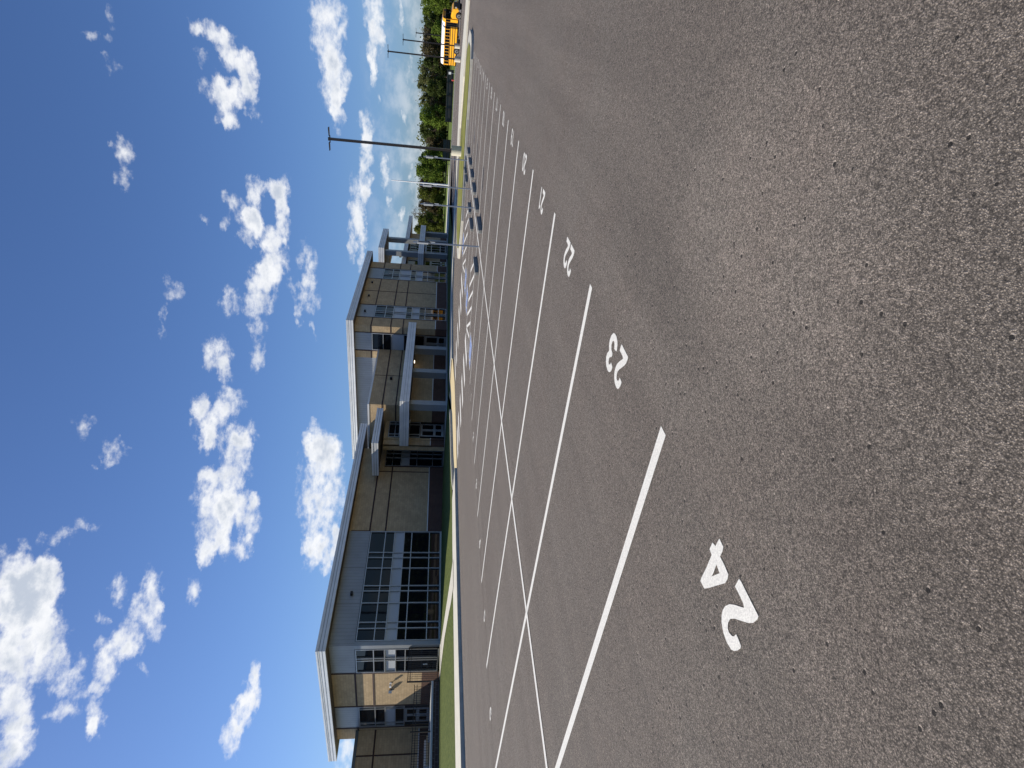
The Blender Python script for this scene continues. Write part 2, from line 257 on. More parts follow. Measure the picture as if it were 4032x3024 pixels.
M_['stop'] = mat('wheel_stop_concrete', (.21, .21, .195), .9, var=.2, vscale=6, bump=.5, bscale=40)
M_['grass'] = mat('grass', (.14, .165, .045), .95, var=1, vscale=6, col2=(.03, .05, .013), bump=1.0, bscale=18, spec=.1, detail=9)
M_['grass_far'] = mat('far_grass', (.13, .18, .04), .95, var=1, vscale=.25, col2=(.09, .12, .035), spec=.1, detail=9)
M_['grass_dry'] = mat('dry_grass', (.26, .25, .07), .95, var=1, vscale=1.0, col2=(.14, .15, .04), bump=.6, bscale=25, spec=.1, detail=9)
M_['tan'] = masonry('tan_split_block', (.50, .37, .215), (.43, .315, .18), (.34, .26, .16), .40, .20, .010)
M_['seam'] = mat('brown_band', (.045, .022, .016), .8, var=.2, vscale=8)
M_['brick'] = masonry('brown_brick', (.125, .062, .042), (.095, .048, .036), (.12, .09, .07), .30, .10, .010)
M_['block_dark'] = masonry('brown_block', (.085, .055, .045), (.07, .046, .04), (.17, .15, .135), .40, .20, .014)
M_['siding'] = ribbed('grey_ribbed_siding', (.27, .285, .295), 'h', .30, metal=.15)
M_['siding_flat'] = mat('grey_panel', (.42, .44, .45), .5, .05, var=.05, vscale=.8)
M_['fascia'] = ribbed('silver_fascia', (.68, .69, .685), 'v', .235, rough=.42, metal=.12)
M_['soffit'] = mat('brown_soffit', (.10, .078, .052), .8, var=.1, vscale=2)
M_['frame'] = mat('aluminium_frame', (.36, .37, .37), .38, .5, var=.05, vscale=2)
M_['post'] = mat('painted_steel', (.27, .285, .29), .45, .3, var=.06, vscale=1.5)
M_['coping'] = mat('metal_coping', (.62, .62, .60), .45, .3)
M_['coping_dark'] = mat('dark_coping', (.12, .14, .14), .5, .3)
M_['glass'] = mat('dark_glass', (.003, .005, .009), .03, 0, spec=.22, bump=.06, bscale=.9)
M_['interior'] = mat('dark_interior', (.02, .02, .02), .9)
M_['roof'] = mat('roof_membrane', (.35, .35, .35), .9)
M_['black'] = mat('black_metal', (.012, .010, .010), .5, .3)
M_['bronze'] = mat('dark_bronze_pole', (.035, .028, .025), .38, .5)
M_['cap'] = mat('stone_cap', (.40, .42, .43), .7, var=.08, vscale=3)
M_['galv'] = mat('galvanised_steel', (.42, .45, .48), .4, .6)
M_['white'] = mat('white_paint', (.8, .8, .8), .4)
M_['bus_yellow'] = mat('school_bus_yellow', (.88, .42, .02), .32, 0, spec=.5)
M_['bus_black'] = mat('bus_black', (.012, .012, .012), .45)
M_['tyre'] = mat('tyre_rubber', (.02, .02, .02), .85)
M_['rim'] = mat('bus_rim', (.22, .22, .22), .5, .3)
M_['red'] = mat('red_paint', (.5, .06, .04), .5)
M_['screen'] = mat('dark_windscreen', (.035, .042, .045), .9)
M_['bark'] = mat('bark', (.10, .075, .055), .95, var=.3, vscale=4)
M_['lamp'] = bpy.data.materials.new('lit_lamp'); M_['lamp'].use_nodes = True
_b = M_['lamp'].node_tree.nodes['Principled BSDF']; _b.inputs['Emission Color'].default_value = (1, .85, .65, 1); _b.inputs['Emission Strength'].default_value = 2.5

# ------------------------------------------------------------------ mesh helpers
class MB:
    def __init__(s): s.v = []; s.f = []
    def add(s, vs, fs):
        o = len(s.v); s.v += [tuple(p) for p in vs]; s.f += [tuple(i+o for i in f) for f in fs]; return s
    def box(s, x0, x1, y0, y1, z0, z1):
        return s.add([(x0, y0, z0), (x1, y0, z0), (x1, y1, z0), (x0, y1, z0), (x0, y0, z1), (x1, y0, z1), (x1, y1, z1), (x0, y1, z1)],
                     [(0, 3, 2, 1), (4, 5, 6, 7), (0, 1, 5, 4), (1, 2, 6, 5), (2, 3, 7, 6), (3, 0, 4, 7)])
    def obox(s, c, ax, ay, hx, hy, z0, z1):
        """box on an oriented footprint: centre c, unit axis ax/ay, half sizes"""
        P = []
        for z in (z0, z1):
            for a, b in ((-1, -1), (1, -1), (1, 1), (-1, 1)):
                P.append((c[0]+a*hx*ax[0]+b*hy*ay[0], c[1]+a*hx*ax[1]+b*hy*ay[1], z))
        return s.add(P, [(0, 3, 2, 1), (4, 5, 6, 7), (0, 1, 5, 4), (1, 2, 6, 5), (2, 3, 7, 6), (3, 0, 4, 7)])
    def bar(s, a, b, r, n=6, r2=None):
        a, b = Vector(a), Vector(b); d = (b-a).normalized(); r2 = r if r2 is None else r2
        e = Vector((0, 0, 1)) if abs(d.z) < .9 else Vector((1, 0, 0))
        p = d.cross(e).normalized(); q = d.cross(p)
        vs = [a+(p*math.cos(2*math.pi*i/n)+q*math.sin(2*math.pi*i/n))*r for i in range(n)] + \
             [b+(p*math.cos(2*math.pi*i/n)+q*math.sin(2*math.pi*i/n))*r2 for i in range(n)]
        fs = [(i, (i+1) % n, n+(i+1) % n, n+i) for i in range(n)] + [tuple(range(n-1, -1, -1)), tuple(range(n, 2*n))]
        return s.add(vs, fs)
    def prism(s, poly, z0, z1, zf=None, bottom=True):
        """extrude a footprint; zf(x,y) optional height offset for the top"""
        n = len(poly); top = [(x, y, (zf(x, y) if zf else 0)+z1) for x, y in poly]; bot = [(x, y, z0) for x, y in poly]
        tri = tessellate_polygon([[Vector((x, y, 0)) for x, y in poly]])
        fs = []
        for a, b, c in tri:
            A, B, Cc = Vector(poly[a]), Vector(poly[b]), Vector(poly[c])
            if (B-A).cross(Cc-A) < 0: a, b, c = a, c, b
            fs.append((a, b, c))
            if bottom: fs.append((n+c, n+b, n+a))
        area = sum(poly[i][0]*poly[(i+1) % n][1]-poly[(i+1) % n][0]*poly[i][1] for i in range(n))
        for i in range(n):
            j = (i+1) % n
            fs.append((n+i, n+j, j, i) if area > 0 else (i, j, n+j, n+i))
        return s.add(top+bot, fs)
    def sheet(s, poly, zf, holes=()):
        loops = [[Vector((x, y, 0)) for x, y in poly]]+[[Vector((x, y, 0)) for x, y in h] for h in holes]
        allp = [p for lp in loops for p in lp]
        fs = []
        for a, b, c in tessellate_polygon(loops):
            if (allp[b]-allp[a]).cross(allp[c]-allp[a]).z < 0: b, c = c, b
            fs.append((a, b, c))
        return s.add([(p.x, p.y, zf(p.x, p.y)) for p in allp], fs)
    def strip(s, A, B, zf):
        """quad strip between two polylines of equal length"""
        n = len(A); vs = [(x, y, zf(x, y)) for x, y in A]+[(x, y, zf(x, y)) for x, y in B]
        fs = []
        for i in range(n-1):
            a = (B[i][0]-A[i][0])*(A[i+1][1]-A[i][1])-(B[i][1]-A[i][1])*(A[i+1][0]-A[i][0])
            fs.append((i, i+1, n+i+1, n+i) if a < 0 else (i, n+i, n+i+1, i+1))
        return s.add(vs, fs)
    def build(s, name, m, parent=None, smooth=False, loc=(0, 0, 0)):
        me = bpy.data.meshes.new(name); me.from_pydata(s.v, [], s.f); me.update(); me.validate()
        me.materials.append(m)
        if smooth: me.polygons.foreach_set('use_smooth', [True]*len(me.polygons))
        o = bpy.data.objects.new(name, me); C.objects.link(o); o.location = loc
        if parent is not None: o.parent = parent
        return o
def tag(o, label=None, cat=None, group=None, kind=None):
    for k, v in (('label', label), ('category', cat), ('group', group), ('kind', kind)):
        if v: o[k] = v
    return o
def empty(name, label, cat, loc=(0, 0, 0), group=None, rz=0):
    o = bpy.data.objects.new(name, None); C.objects.link(o); o.location = loc; o.rotation_euler = (0, 0, rz)
    return tag(o, label, cat, group)
def copy_tree(o, parent=None):
    c = o.copy(); C.objects.link(c); c.parent = parent
    for ch in list(o.children): copy_tree(ch, c)
    return c

# ------------------------------------------------------------------ ground levels
def T(x, y=0):                      # paved level: falls away gently beyond x = 40
    return -.0105*max(0, min(x, 125)-40)
def lerp_tab(tab, x):
    if x <= tab[0][0]: return tab[0][1]
    for (a, b), (c, d) in zip(tab, tab[1:]):
        if x <= c: return b+(d-b)*(x-a)/(c-a)
    return tab[-1][1]
KERB = [(-60, 17.9), (6.6, 20.35), (12, 20.7), (22, 21.0), (28, 21.04), (33, 21.35), (38, 22.1), (51, 22.4)]
K = lambda x: lerp_tab(KERB, x)
ZP = lambda x, y=0: lerp_tab([(73, .22), (87, -.05), (150, -.4)], x)      # paving beside the building
def ZL(x, y):                                                    # lawn in front of the building
    k = min(max((y-23.5)/12.5, 0), 1)
    return .15+.2*k*max(0, min(1, 1-(x-30)/16))

# far terrain (grass) as one sheet out to the horizon
def G(x, y):
    if y > 60 or (x < 44 and y > 24): base = .0
    else: base = T(x)-.12
    if x > 157: base = -1.0+.8*min(1, (x-157)/33)
    return base
xs = [-3000, -800, -200, -60, 0, 20, 40, 60, 80, 100, 125, 140, 157, 165, 175, 190, 230, 400, 1200, 3500]
ys = [-3500, -1000, -300, -100, -60, -20, 0, 20, 24, 30, 45, 60, 61, 100, 300, 1000, 3500]
g = MB(); nx, ny = len(xs), len(ys)
g.add([(x, y, G(x, y)) for y in ys for x in xs], [(j*nx+i, j*nx+i+1, (j+1)*nx+i+1, (j+1)*nx+i) for j in range(ny-1) for i in range(nx-1)])
tag(g.build('ground', M_['grass_far']), kind='structure')

# asphalt: lot, then the drives beyond
xb = [-60, 0, 6.6, 12, 22, 28, 33, 38, 42, 46, 51]
lot = MB(); lot.strip([(x, -90) for x in xb], [(x, K(x)+.3) for x in xb], lambda x, y: T(x))
xb2 = [51, 56, 70, 90, 110, 125, 141]
lot.strip([(x, -90) for x in xb2], [(51, 22.7), (56, 26), (70, 46), (90, 60), (110, 60), (125, 60), (141, 60)], lambda x, y: T(x))
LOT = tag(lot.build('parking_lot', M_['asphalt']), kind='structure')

# ------------------------------------------------------------------ painted markings (part of the lot)
PZ = lambda x, y: T(x)+.004
W = 2.743; LC = 6.0777
def line_poly(x0, y0, x1, y1, w):
    d = Vector((x1-x0, y1-y0)).normalized(); n = Vector((-d.y, d.x))*w/2
    return [(x0-n.x, y0-n.y), (x1-n.x, y1-n.y), (x1+n.x, y1+n.y), (x0+n.x, y0+n.y)]
def mark(name, poly, m='paint', zo=0.0, holes=()):
    return MB().sheet(poly, lambda x, y: T(x)+.004+zo, holes).build(name, M_[m], LOT)
LW = .12
for k in range(-2, 7): mark('stall_line', line_poly(k*W, 0, k*W, 2*LC+.1, LW))
for k in range(7, 14): mark('stall_line', line_poly(k*W, 0, k*W, LC-.08, LW))
for xx in (19.1, 21.9, 24.7, 27.4, 30.1, 33.4, 36.2, 38.0): mark('stall_line', line_poly(xx, LC+.08, xx, 12.15, LW))
mark('centre_line', [(-9, LC-.06), (38.0, LC-.06), (38.0, LC+.06), (-9, LC+.06)], zo=.004)
def hatch(xa, xb_, n):
    for i in range(n):
        y = 7.2+i*(4.9/n)
        mark('hatch_line', line_poly(xa+.08, y, xb_-.08, min(y+1.7, 12.1), .16), zo=.004)
hatch(21.9, 24.7, 6); hatch(30.1, 33.4, 6)
mark('hatch_end_line', line_poly(21.9, 12.1, 24.7, 12.1, .1), zo=.008); mark('hatch_end_line', line_poly(30.1, 12.1, 33.4, 12.1, .1), zo=.008)
jt = [(x, 12.03+.12*math.sin(x*.9)+.06*math.sin(x*2.7)) for x in [i*.8-8 for i in range(36)]]
MB().strip(jt, [(x, y+.022) for x, y in jt], lambda x, y: T(x)+.002).build('paving_joint', M_['seam'], LOT)
# crosswalk ladders
for i, y in enumerate((13.0, 14.4, 15.9, 17.4, 18.9, 20.1)):
    s = (y-13)*.14; mark('crosswalk_bar', line_poly(22.35+s, y, 25.1+s, y-.05, .55))
for i, y in enumerate((13.2, 14.5, 15.9, 17.4, 19.0, 20.5)):
    s = (y-13.2)*.2; mark('crosswalk_bar', line_poly(31.0+s, y, 34.1+s, y-.05, .55))
# stencilled numbers
DIG = {'2': ([(0.261, -0.015), (0.235, -0.022), (0.154, -0.021), (0.056, -0.021), (0.01, -0.021), (0.007, 0.001), (0.021, 0.053), (0.052, 0.098), (0.102, 0.15), (0.155, 0.205), (0.183, 0.248), (0.185, 0.287), (0.168, 0.316), (0.144, 0.322), (0.112, 0.308), (0.096, 0.288), (0.091, 0.259), (0.067, 0.257), (0.02, 0.262), (0.015, 0.279), (0.024, 0.313), (0.046, 0.354), (0.071, 0.377), (0.123, 0.39), (0.18, 0.383), (0.23, 0.356), (0.258, 0.321), (0.269, 0.286), (0.265, 0.241), (0.241, 0.189), (0.203, 0.143), (0.155, 0.096), (0.127, 0.066), (0.151, 0.056), (0.2, 0.053), (0.264, 0.056)], None), '4': ([(0.26, -0.02), (0.193, -0.019), (0.185, 0.009), (0.185, 0.059), (0.128, 0.056), (0.053, 0.063), (0.044, 0.09), (0.048, 0.134), (0.097, 0.216), (0.157, 0.318), (0.198, 0.38), (0.264, 0.388), (0.268, 0.364), (0.262, 0.257), (0.264, 0.135), (0.305, 0.128), (0.304, 0.065), (0.264, 0.054)], [(0.186, 0.133), (0.127, 0.143), (0.139, 0.162), (0.182, 0.24), (0.18, 0.206)]), '3': ([(0.251, 0.018), (0.206, 0.0), (0.149, -0.003), (0.091, 0.016), (0.058, 0.049), (0.04, 0.095), (0.046, 0.114), (0.083, 0.124), (0.124, 0.129), (0.144, 0.093), (0.164, 0.076), (0.2, 0.078), (0.223, 0.102), (0.23, 0.142), (0.199, 0.182), (0.147, 0.191), (0.136, 0.213), (0.152, 0.246), (0.192, 0.262), (0.209, 0.296), (0.201, 0.326), (0.178, 0.342), (0.146, 0.327), (0.132, 0.306), (0.127, 0.29), (0.107, 0.288), (0.052, 0.301), (0.06, 0.343), (0.084, 0.378), (0.125, 0.404), (0.172, 0.413), (0.24, 0.4), (0.284, 0.371), (0.306, 0.324), (0.298, 0.279), (0.263, 0.234), (0.265, 0.221), (0.302, 0.188), (0.314, 0.132), (0.296, 0.069)], None),
 '1': ([(.10, 0), (.165, 0), (.165, .39), (.12, .39), (.03, .32), (.05, .28), (.10, .315)], None),
 '7': ([(.08, 0), (.15, 0), (.17, .12), (.26, .33), (.26, .39), (.01, .39), (.01, .33), (.185, .33), (.11, .16)], None),
 '5': ([(.02, .06), (.10, -.01), (.18, 0), (.25, .06), (.27, .14), (.24, .22), (.17, .26), (.10, .25), (.11, .33), (.25, .33), (.25, .39), (.05, .39), (.025, .17), (.08, .175), (.13, .20), (.18, .18), (.20, .13), (.17, .07), (.12, .055), (.07, .10)], None)}
def ring(cx, cy, rx, ry, n=20): return [(cx+rx*math.cos(2*math.pi*i/n), cy+ry*math.sin(2*math.pi*i/n)) for i in range(n)]
DIG['0'] = (ring(.14, .195, .13, .20), ring(.14, .195, .065, .135))
def six(flip=False):
    o = [(.25, .30), (.22, .37), (.14, .40), (.06, .36), (.01, .22), (.01, .11), (.06, .02), (.14, -.01), (.22, .02), (.27, .11), (.24, .20), (.16, .245), (.08, .22), (.09, .30), (.14, .335), (.185, .31), (.20, .27)]
    h = [(.14, .05), (.19, .08), (.20, .13), (.17, .18), (.12, .185), (.08, .14), (.09, .08)]
    if flip: o = [(.28-x, .39-y) for x, y in o]; h = [(.28-x, .39-y) for x, y in h]
    return o, h
DIG['6'] = six(); DIG['9'] = six(True)
def number(txt, cx_, y0, size=1.0, turned=False):
    ax = .30*size; mb = MB(); wtot = ax*len(txt)
    for i, ch in enumerate(txt):
        o, h = DIG['3' if ch == '8' else ch] if ch != '8' else (ring(.14, .195, .125, .20), None)
        parts = [(o, [h] if h else [])]
        if ch == '8':
            parts = [([(.14, -.01), (.22, .01), (.27, .09), (.255, .16), (.21, .20), (.245, .25), (.25, .32), (.20, .385), (.14, .40), (.08, .385), (.03, .32), (.035, .25), (.07, .20), (.025, .16), (.01, .09), (.06, .01)],
                      [[(.14, .05), (.19, .08), (.19, .14), (.14, .17), (.09, .14), (.09, .08)], [(.14, .23), (.18, .26), (.18, .31), (.14, .34), (.10, .31), (.10, .26)]])]
        for oo, hh in parts:
            def tr(p):
                u, v = (p[0]*size+i*ax-wtot/2+.01, p[1]*size)
                return (cx_-u, y0-v) if turned else (cx_+u, y0+v)
            mb.sheet([tr(p) for p in oo], PZ, [[tr(p) for p in q] for q in hh])
    mb.build('stall_number', M_['paint'], LOT)
for k in range(-1, 14): number(str(23-k), (k+.5)*W-.01, 0.0)
for k in range(0, 7): number(str(7-k), (k+.5)*W+.02, 12.22, 1.0 if k else 1.0, True)
# blue accessible-bay symbols
def access(cx_, cy_):
    b = MB().sheet([(cx_-.68, cy_-.68), (cx_+.68, cy_-.68), (cx_+.68, cy_+.68), (cx_-.68, cy_+.68)], PZ).build('access_symbol', M_['paint_blue'], LOT)
    q = MB()
    for a, b_ in ((-.68, -.60), (.60, .68)): q.sheet([(cx_+a, cy_-.68), (cx_+b_, cy_-.68), (cx_+b_, cy_+.68), (cx_+a, cy_+.68)], lambda x, y: T(x)+.008)
    for a, b_ in ((-.68, -.60), (.60, .68)): q.sheet([(cx_-.6, cy_+a), (cx_+.6, cy_+a), (cx_+.6, cy_+b_), (cx_-.6, cy_+b_)], lambda x, y: T(x)+.008)
    q.build('border', M_['paint'], b)
    zf = lambda x, y: T(x)+.008
    s = MB(); t = lambda pts: [(cx_-u, cy_-v) for u, v in pts]
    s.sheet(t(ring(-.12, .47, .09, .09, 12)), zf)
    s.sheet(t([(-.17, .34), (-.08, .34), (-.06, .10), (.18, .10), (.30, -.28), (.42, -.24), (.46, -.32), (.26, -.42), (.12, 0), (-.16, 0)]), zf)
    outer = [(-.06+.34*math.cos(a), -.18+.34*math.sin(a)) for a in [R(120+i*18) for i in range(12)]]
    inner = [(-.06+.25*math.cos(a), -.18+.25*math.sin(a)) for a in [R(120+i*18) for i in range(12)]]
    s.sheet(t(outer+inner[::-1]), zf)
    s.build('wheelchair_figure', M_['paint'], b)
access(20.5, 11.2); access(26.1, 11.2); access(28.7, 11.2); access(34.8, 11.2)

# ------------------------------------------------------------------ kerbs, walks, lawn
def offs(x, d): return (x, K(x)+d)
xw = [-60, -20, 0, 6.6, 12, 18, 23.4]
kb = MB(); kb.prism([offs(x, 0) for x in xw]+[offs(x, .16) for x in xw[::-1]], -.2, .15)
xk = [39.5, 42, 46, 51]
kb.prism([(38.2, K(38.2)+.1)]+[offs(x, 0) for x in xk]+[(54.6, 19.9), (54.8, 20.1), (51.2, 22.6)]+[offs(x, .16) for x in (46, 42, 39.5)]+[(38.4, K(38.2)+.3)], -.4, .15, lambda x, y: T(x))
tag(kb.build('kerb', M_['kerb']), kind='structure')
wk = MB(); wk.prism([offs(x, .163) for x in xw]+[offs(x, 3.0) for x in xw[::-1]], -.1, .147)
wk.sheet([(38.6, 22.6), (42, 22.5), (46, 22.5), (51.2, 22.7), (54.9, 20.2), (66, 20.5), (63, 23), (56, 25.3), (50, 25.7), (46, 26.0), (42, 26.0), (39, 25.7)], lambda x, y: T(x)+.146)
tag(wk.build('sidewalk', M_['concrete']), kind='structure')
# flush tan ramp with the raised edge behind it
rp = MB(); A = [(23.4, 21.05), (26, 21.05), (28.3, 21.06), (33.3, 21.37), (37.5, 22.05), (39.5, 22.5)]
B = [(23.4, 22.6), (25, 23.2), (27.8, 23.95), (33.4, 24.6), (37, 25.7), (39.5, 26.8)]
rp.strip(A, B, lambda x, y: .012 if x < 36 else .012+.03*(x-36))
tag(rp.build('ramp', M_['tan_ramp']), kind='structure')
eb = MB(); EB = [(23.4, 22.45), (25, 23.2), (27.8, 23.95), (33.4, 24.6), (35.2, 25.2)]
eb.prism(EB+[(x-.05, y+.3) for x, y in EB[::-1]], -.1, .19)
tag(eb.build('kerb', M_['kerb']), kind='structure')
lw = MB(); lx = [-60, -20, 0, 10, 16, 20, 24, 28, 32, 36, 42, 45]
rows = []
for t_ in (0, .15, .4, .7, 1):
    row = []
    for x in lx:
        y0 = K(x)+2.99 if x < 23.4 else lerp_tab([(23.4, 23.7), (25, 23.5), (27.8, 24.2), (33.4, 24.9), (36, 25.7), (45, 29.5)], x)
        row.append((x, y0+(36.4-y0)*t_))
    rows.append(row)
for a, b in zip(rows, rows[1:]): lw.strip(a, b, lambda x, y: ZL(x, y)+.003)
LAWN = tag(lw.build('lawn', M_['grass']), kind='structure')
# path to the gate
pt = MB(); PA = [(18.4, 23.2), (18.6, 25), (19.6, 29.4), (20.4, 33.2), (20.9, 34.9), (21.3, 35.7)]
PB = [(16.6, 23.3), (16.9, 25), (17.5, 26.9), (18.5, 30.6), (18.75, 33.5), (18.8, 35.9)]
pt.strip(PA, PB, lambda x, y: ZL(x, y)+.02)
tag(pt.build('path', M_['concrete']), kind='structure')
# plaza along the entrance canopy and past the far canopy
pz = MB(); px_ = [39.8, 44, 50, 56, 64, 73, 80, 87, 105, 130]
pz.strip([(x, 27.4 if x < 60 else 27.0) for x in px_], [(x, 52) for x in px_], lambda x, y: ZP(x))
tag(pz.build('plaza', M_['concrete']), kind='structure')
vg = MB(); VA = [(38.5, 25.6), (42, 25.9), (46, 25.9), (50, 25.6), (56, 25.2), (63, 23.2), (70, 22.5), (90, 25), (110, 30), (130, 34)]
VB = [(39.9, 27.5), (43, 28.4), (47, 28.4), (51, 27.5), (57, 27.5), (63, 27.2), (70, 27.2), (90, 28.5), (110, 34), (130, 38)]
vg.strip(VA, VB, lambda x, y: (ZP(x)-.01) if y > 27.15 or x > 88 else T(x)+.13)
tag(vg.build('lawn', M_['grass']), kind='structure')

# planted island
isl = [(38.2, 1.4), (38.2, .5), (38.7, -.3), (39.8, -.75), (43, -.9), (45.2, -.3), (46.2, .8), (47, 3.5), (48.6, 7.3), (47.8, 9.8), (45.8, 12.8), (44.4, 13.9), (42.5, 14.25), (40, 14.2), (38.3, 13.6), (37.2, 12.2), (36.6, 10.2), (37.1, 8), (38, 6.2), (38.3, 4)]
cxi, cyi = 42.3, 6.7
def shrink(poly, d):
    out = []
    for x, y in poly:
        v = Vector((x-cxi, y-cyi)); v *= max(.1, 1-d/v.length); out.append((cxi+v.x, cyi+v.y))
    return out
ik = MB().prism(isl, -.3, .14).build('kerb', M_['kerb']); tag(ik, kind='structure')
gr = MB().sheet(shrink(isl, .75), lambda x, y: .17).build('island_grass', M_['grass_dry']); tag(gr, kind='structure')
# broad concrete walk beyond the island
bn = MB(); NA = [(55, -90), (55, -40), (55.4, -2.5), (57.2, 3.4), (61.0, 8.5), (61.5, 11.5), (60.8, 14.7), (57.5, 17), (55.3, 18.5), (54.9, 20.05)]
NB = [(67, -90), (67, -40), (67.2, -2.3), (78, 5.5), (73, 9), (70, 12), (65.5, 15.5), (65.7, 18), (65.8, 19.5), (66, 20.4)]
bn.strip(NA, NB, lambda x, y: T(x)+.13)
n = len(NA)
bn.add([(x, y, T(x)-.1) for x, y in NA]+[(x, y, T(x)+.13) for x, y in NA], [(i, n+i, n+i+1, i+1) for i in range(n-1)])
tag(bn.build('sidewalk', M_['concrete']), kind='structure')
fk = MB(); FK = [(146, -60), (143.5, -2), (141, 12), (139, 24.5), (137.8, 30), (136.5, 36), (134, 48), (131, 60)]
fk.prism(FK+[(x+1.2, y) for x, y in FK[::-1]], -1.3, -.72)
tag(fk.build('kerb', M_['kerb']), kind='structure')

# ------------------------------------------------------------------ wheel stops
def wheel_stop(x, y, label, row):
    l = .9; prof = [(-.08, 0), (-.078, .11), (-.06, .15), (.06, .15), (.078, .11), (.08, 0)]
    mb = MB(); xs_ = [-l, -l+.03, l-.03, l]; sc = [.82, 1, 1, .82]; n = len(prof)
    vs = [(xx, p[0]*k, p[1]*k) for xx, k in zip(xs_, sc) for p in prof]
    fs = [(i*n+j, i*n+(j+1) % n, (i+1)*n+(j+1) % n, (i+1)*n+j) for i in range(3) for j in range(n)]
    fs += [tuple(range(n-1, -1, -1)), tuple(range(3*n, 4*n))]
    o = mb.add(vs, fs).build('wheel_stop', M_['stop'], loc=(x, y, T(x)+.003))
    return tag(o, label, 'wheel stop', row)
if True:
    ordn = ['nearest', 'second nearest', 'third nearest', 'fourth nearest', 'fifth nearest', 'farthest']
    for i in range(6):
        wheel_stop(W*(7.5+i)-.15, 5.12, 'concrete wheel stop, %s in the unbroken row of six' % ordn[i], 'wheel stops in front of the numbered stalls')
    far = [(20.5, 'standing alone beside the nearest sign post'), (26.0, 'second nearest of the loose row, building side of the centre line'), (28.75, 'middle one of the loose row, building side of the centre line'),
           (34.9, 'second farthest of the loose row, building side of the centre line'), (37.0, 'farthest of the loose row, close to the grass island kerb')]
    for x, s in far: wheel_stop(x, 6.95, 'concrete wheel stop '+s, 'wheel stops in the accessible bays')

# ------------------------------------------------------------------ accessible-bay sign posts
def sign_post(x, y, h, label):
    t = empty('sign_post', label, 'sign post', (x, y, T(x)), 'sign posts of the accessible bays')
    MB().box(-.028, .028, -.02, .02, 0, h).build('post', M_['galv'], t)
    s = MB().box(.028, .034, -.155, .155, h-.62, h-.16).build('sign_panel', M_['galv'], t)
    MB().box(-.034, -.029, -.155, .155, h-.62, h-.16).build('sign_panel', M_['galv'], t)
    MB().box(.028, .033, -.155, .155, h-.90, h-.68).build('lower_panel', M_['galv'], t)
    MB().box(-.006, .028, -.05, .05, h-.72, h-.66).build('bracket', M_['black'], t)
    t.rotation_euler = (0, 0, R(-58)); return t
for x, y, h, s in ((20.44, 6.07, 2.75, 'nearest grey sign post, seen edge-on before the open-frame canopy'),
                   (25.88, 6.07, 2.65, 'second nearest grey sign post, between the canopy and the white flagpole'),
                   (29.31, 6.07, 2.8, 'grey sign post seen edge-on just beside the white flagpole'),
                   (36.27, 6.12, 2.83, 'farthest grey sign post, seen before the round green trees')):
    sign_post(x, y, h, s)

# ------------------------------------------------------------------ lamp poles
def lamp_pole(x, y, zb, top, label, full=True):
    t = empty('street_lamp', label, 'street lamp', (x, y, zb), 'car park light poles')
    r = .37
    MB().bar((0, 0, -.2), (0, 0, .82), r, 24).build('concrete_base', M_['concrete'], t)
    MB().box(-.15, .15, -.15, .15, .82, .85).box(-.13, .13, -.13, .13, .85, .93).build('base_cover', M_['bronze'], t)
    h = top-zb
    m = MB(); m.box(-.09, .09, -.09, .09, .93, h-.1); m.box(-.11, .11, -.11, .11, h-.1, h+.03); m.build('pole', M_['bronze'], t)
    for sgn in (-1, 1):
        a = MB(); a.box(-.03, .03, *sorted((sgn*.09, sgn*.26)), h-.13, h-.06)
        y0, y1 = sorted((sgn*.24, sgn*.82)); z = h-.04
        a2 = MB(); a2.add([(-.17, y0, z-.03), (.17, y0, z-.03), (.17, y1, z-.03+.0), (-.17, y1, z-.03),
                           (-.17, y0, z+.03), (.17, y0, z+.03), (.17, y1, z+.01), (-.17, y1, z+.01)],
                          [(0, 3, 2, 1), (4, 5, 6, 7), (0, 1, 5, 4), (1, 2, 6, 5), (2, 3, 7, 6), (3, 0, 4, 7)])
        hd = a2.build('lamp_head', M_['bronze'], t); a.build('arm', M_['bronze'], hd)
    return t
lamp_pole(44.5, 7.3, .1, 10.1, 'tallest dark lamp pole, on a thick concrete base in the grass island')
lamp_pole(90.5, 4.65, T(90.5), 9.48, 'twin-headed lamp pole with its pale base before the rear of the bus')
lamp_pole(106.4, 4.0, T(106), 8.4, 'twin-headed lamp pole rising beside the rear wheel of the bus')
lamp_pole(136.2, 4.33, -.89, 7.6, 'smallest lamp pole, its foot hidden behind the middle of the bus')
fp = empty('flagpole', 'plain white flagpole without a flag, rising above the far trees', 'flagpole', (143.2, 35.8, -.9))
MB().bar((0, 0, 0), (0, 0, 13.8), .20, 10, .10).build('pole', M_['white'], fp)
MB().bar((0, 0, 13.8), (0, 0, 13.95), .09, 8).build('finial', M_['white'], fp)
MB().bar((0, 0, -.1), (0, 0, .25), .25, 12, .16).build('collar', M_['white'], fp)

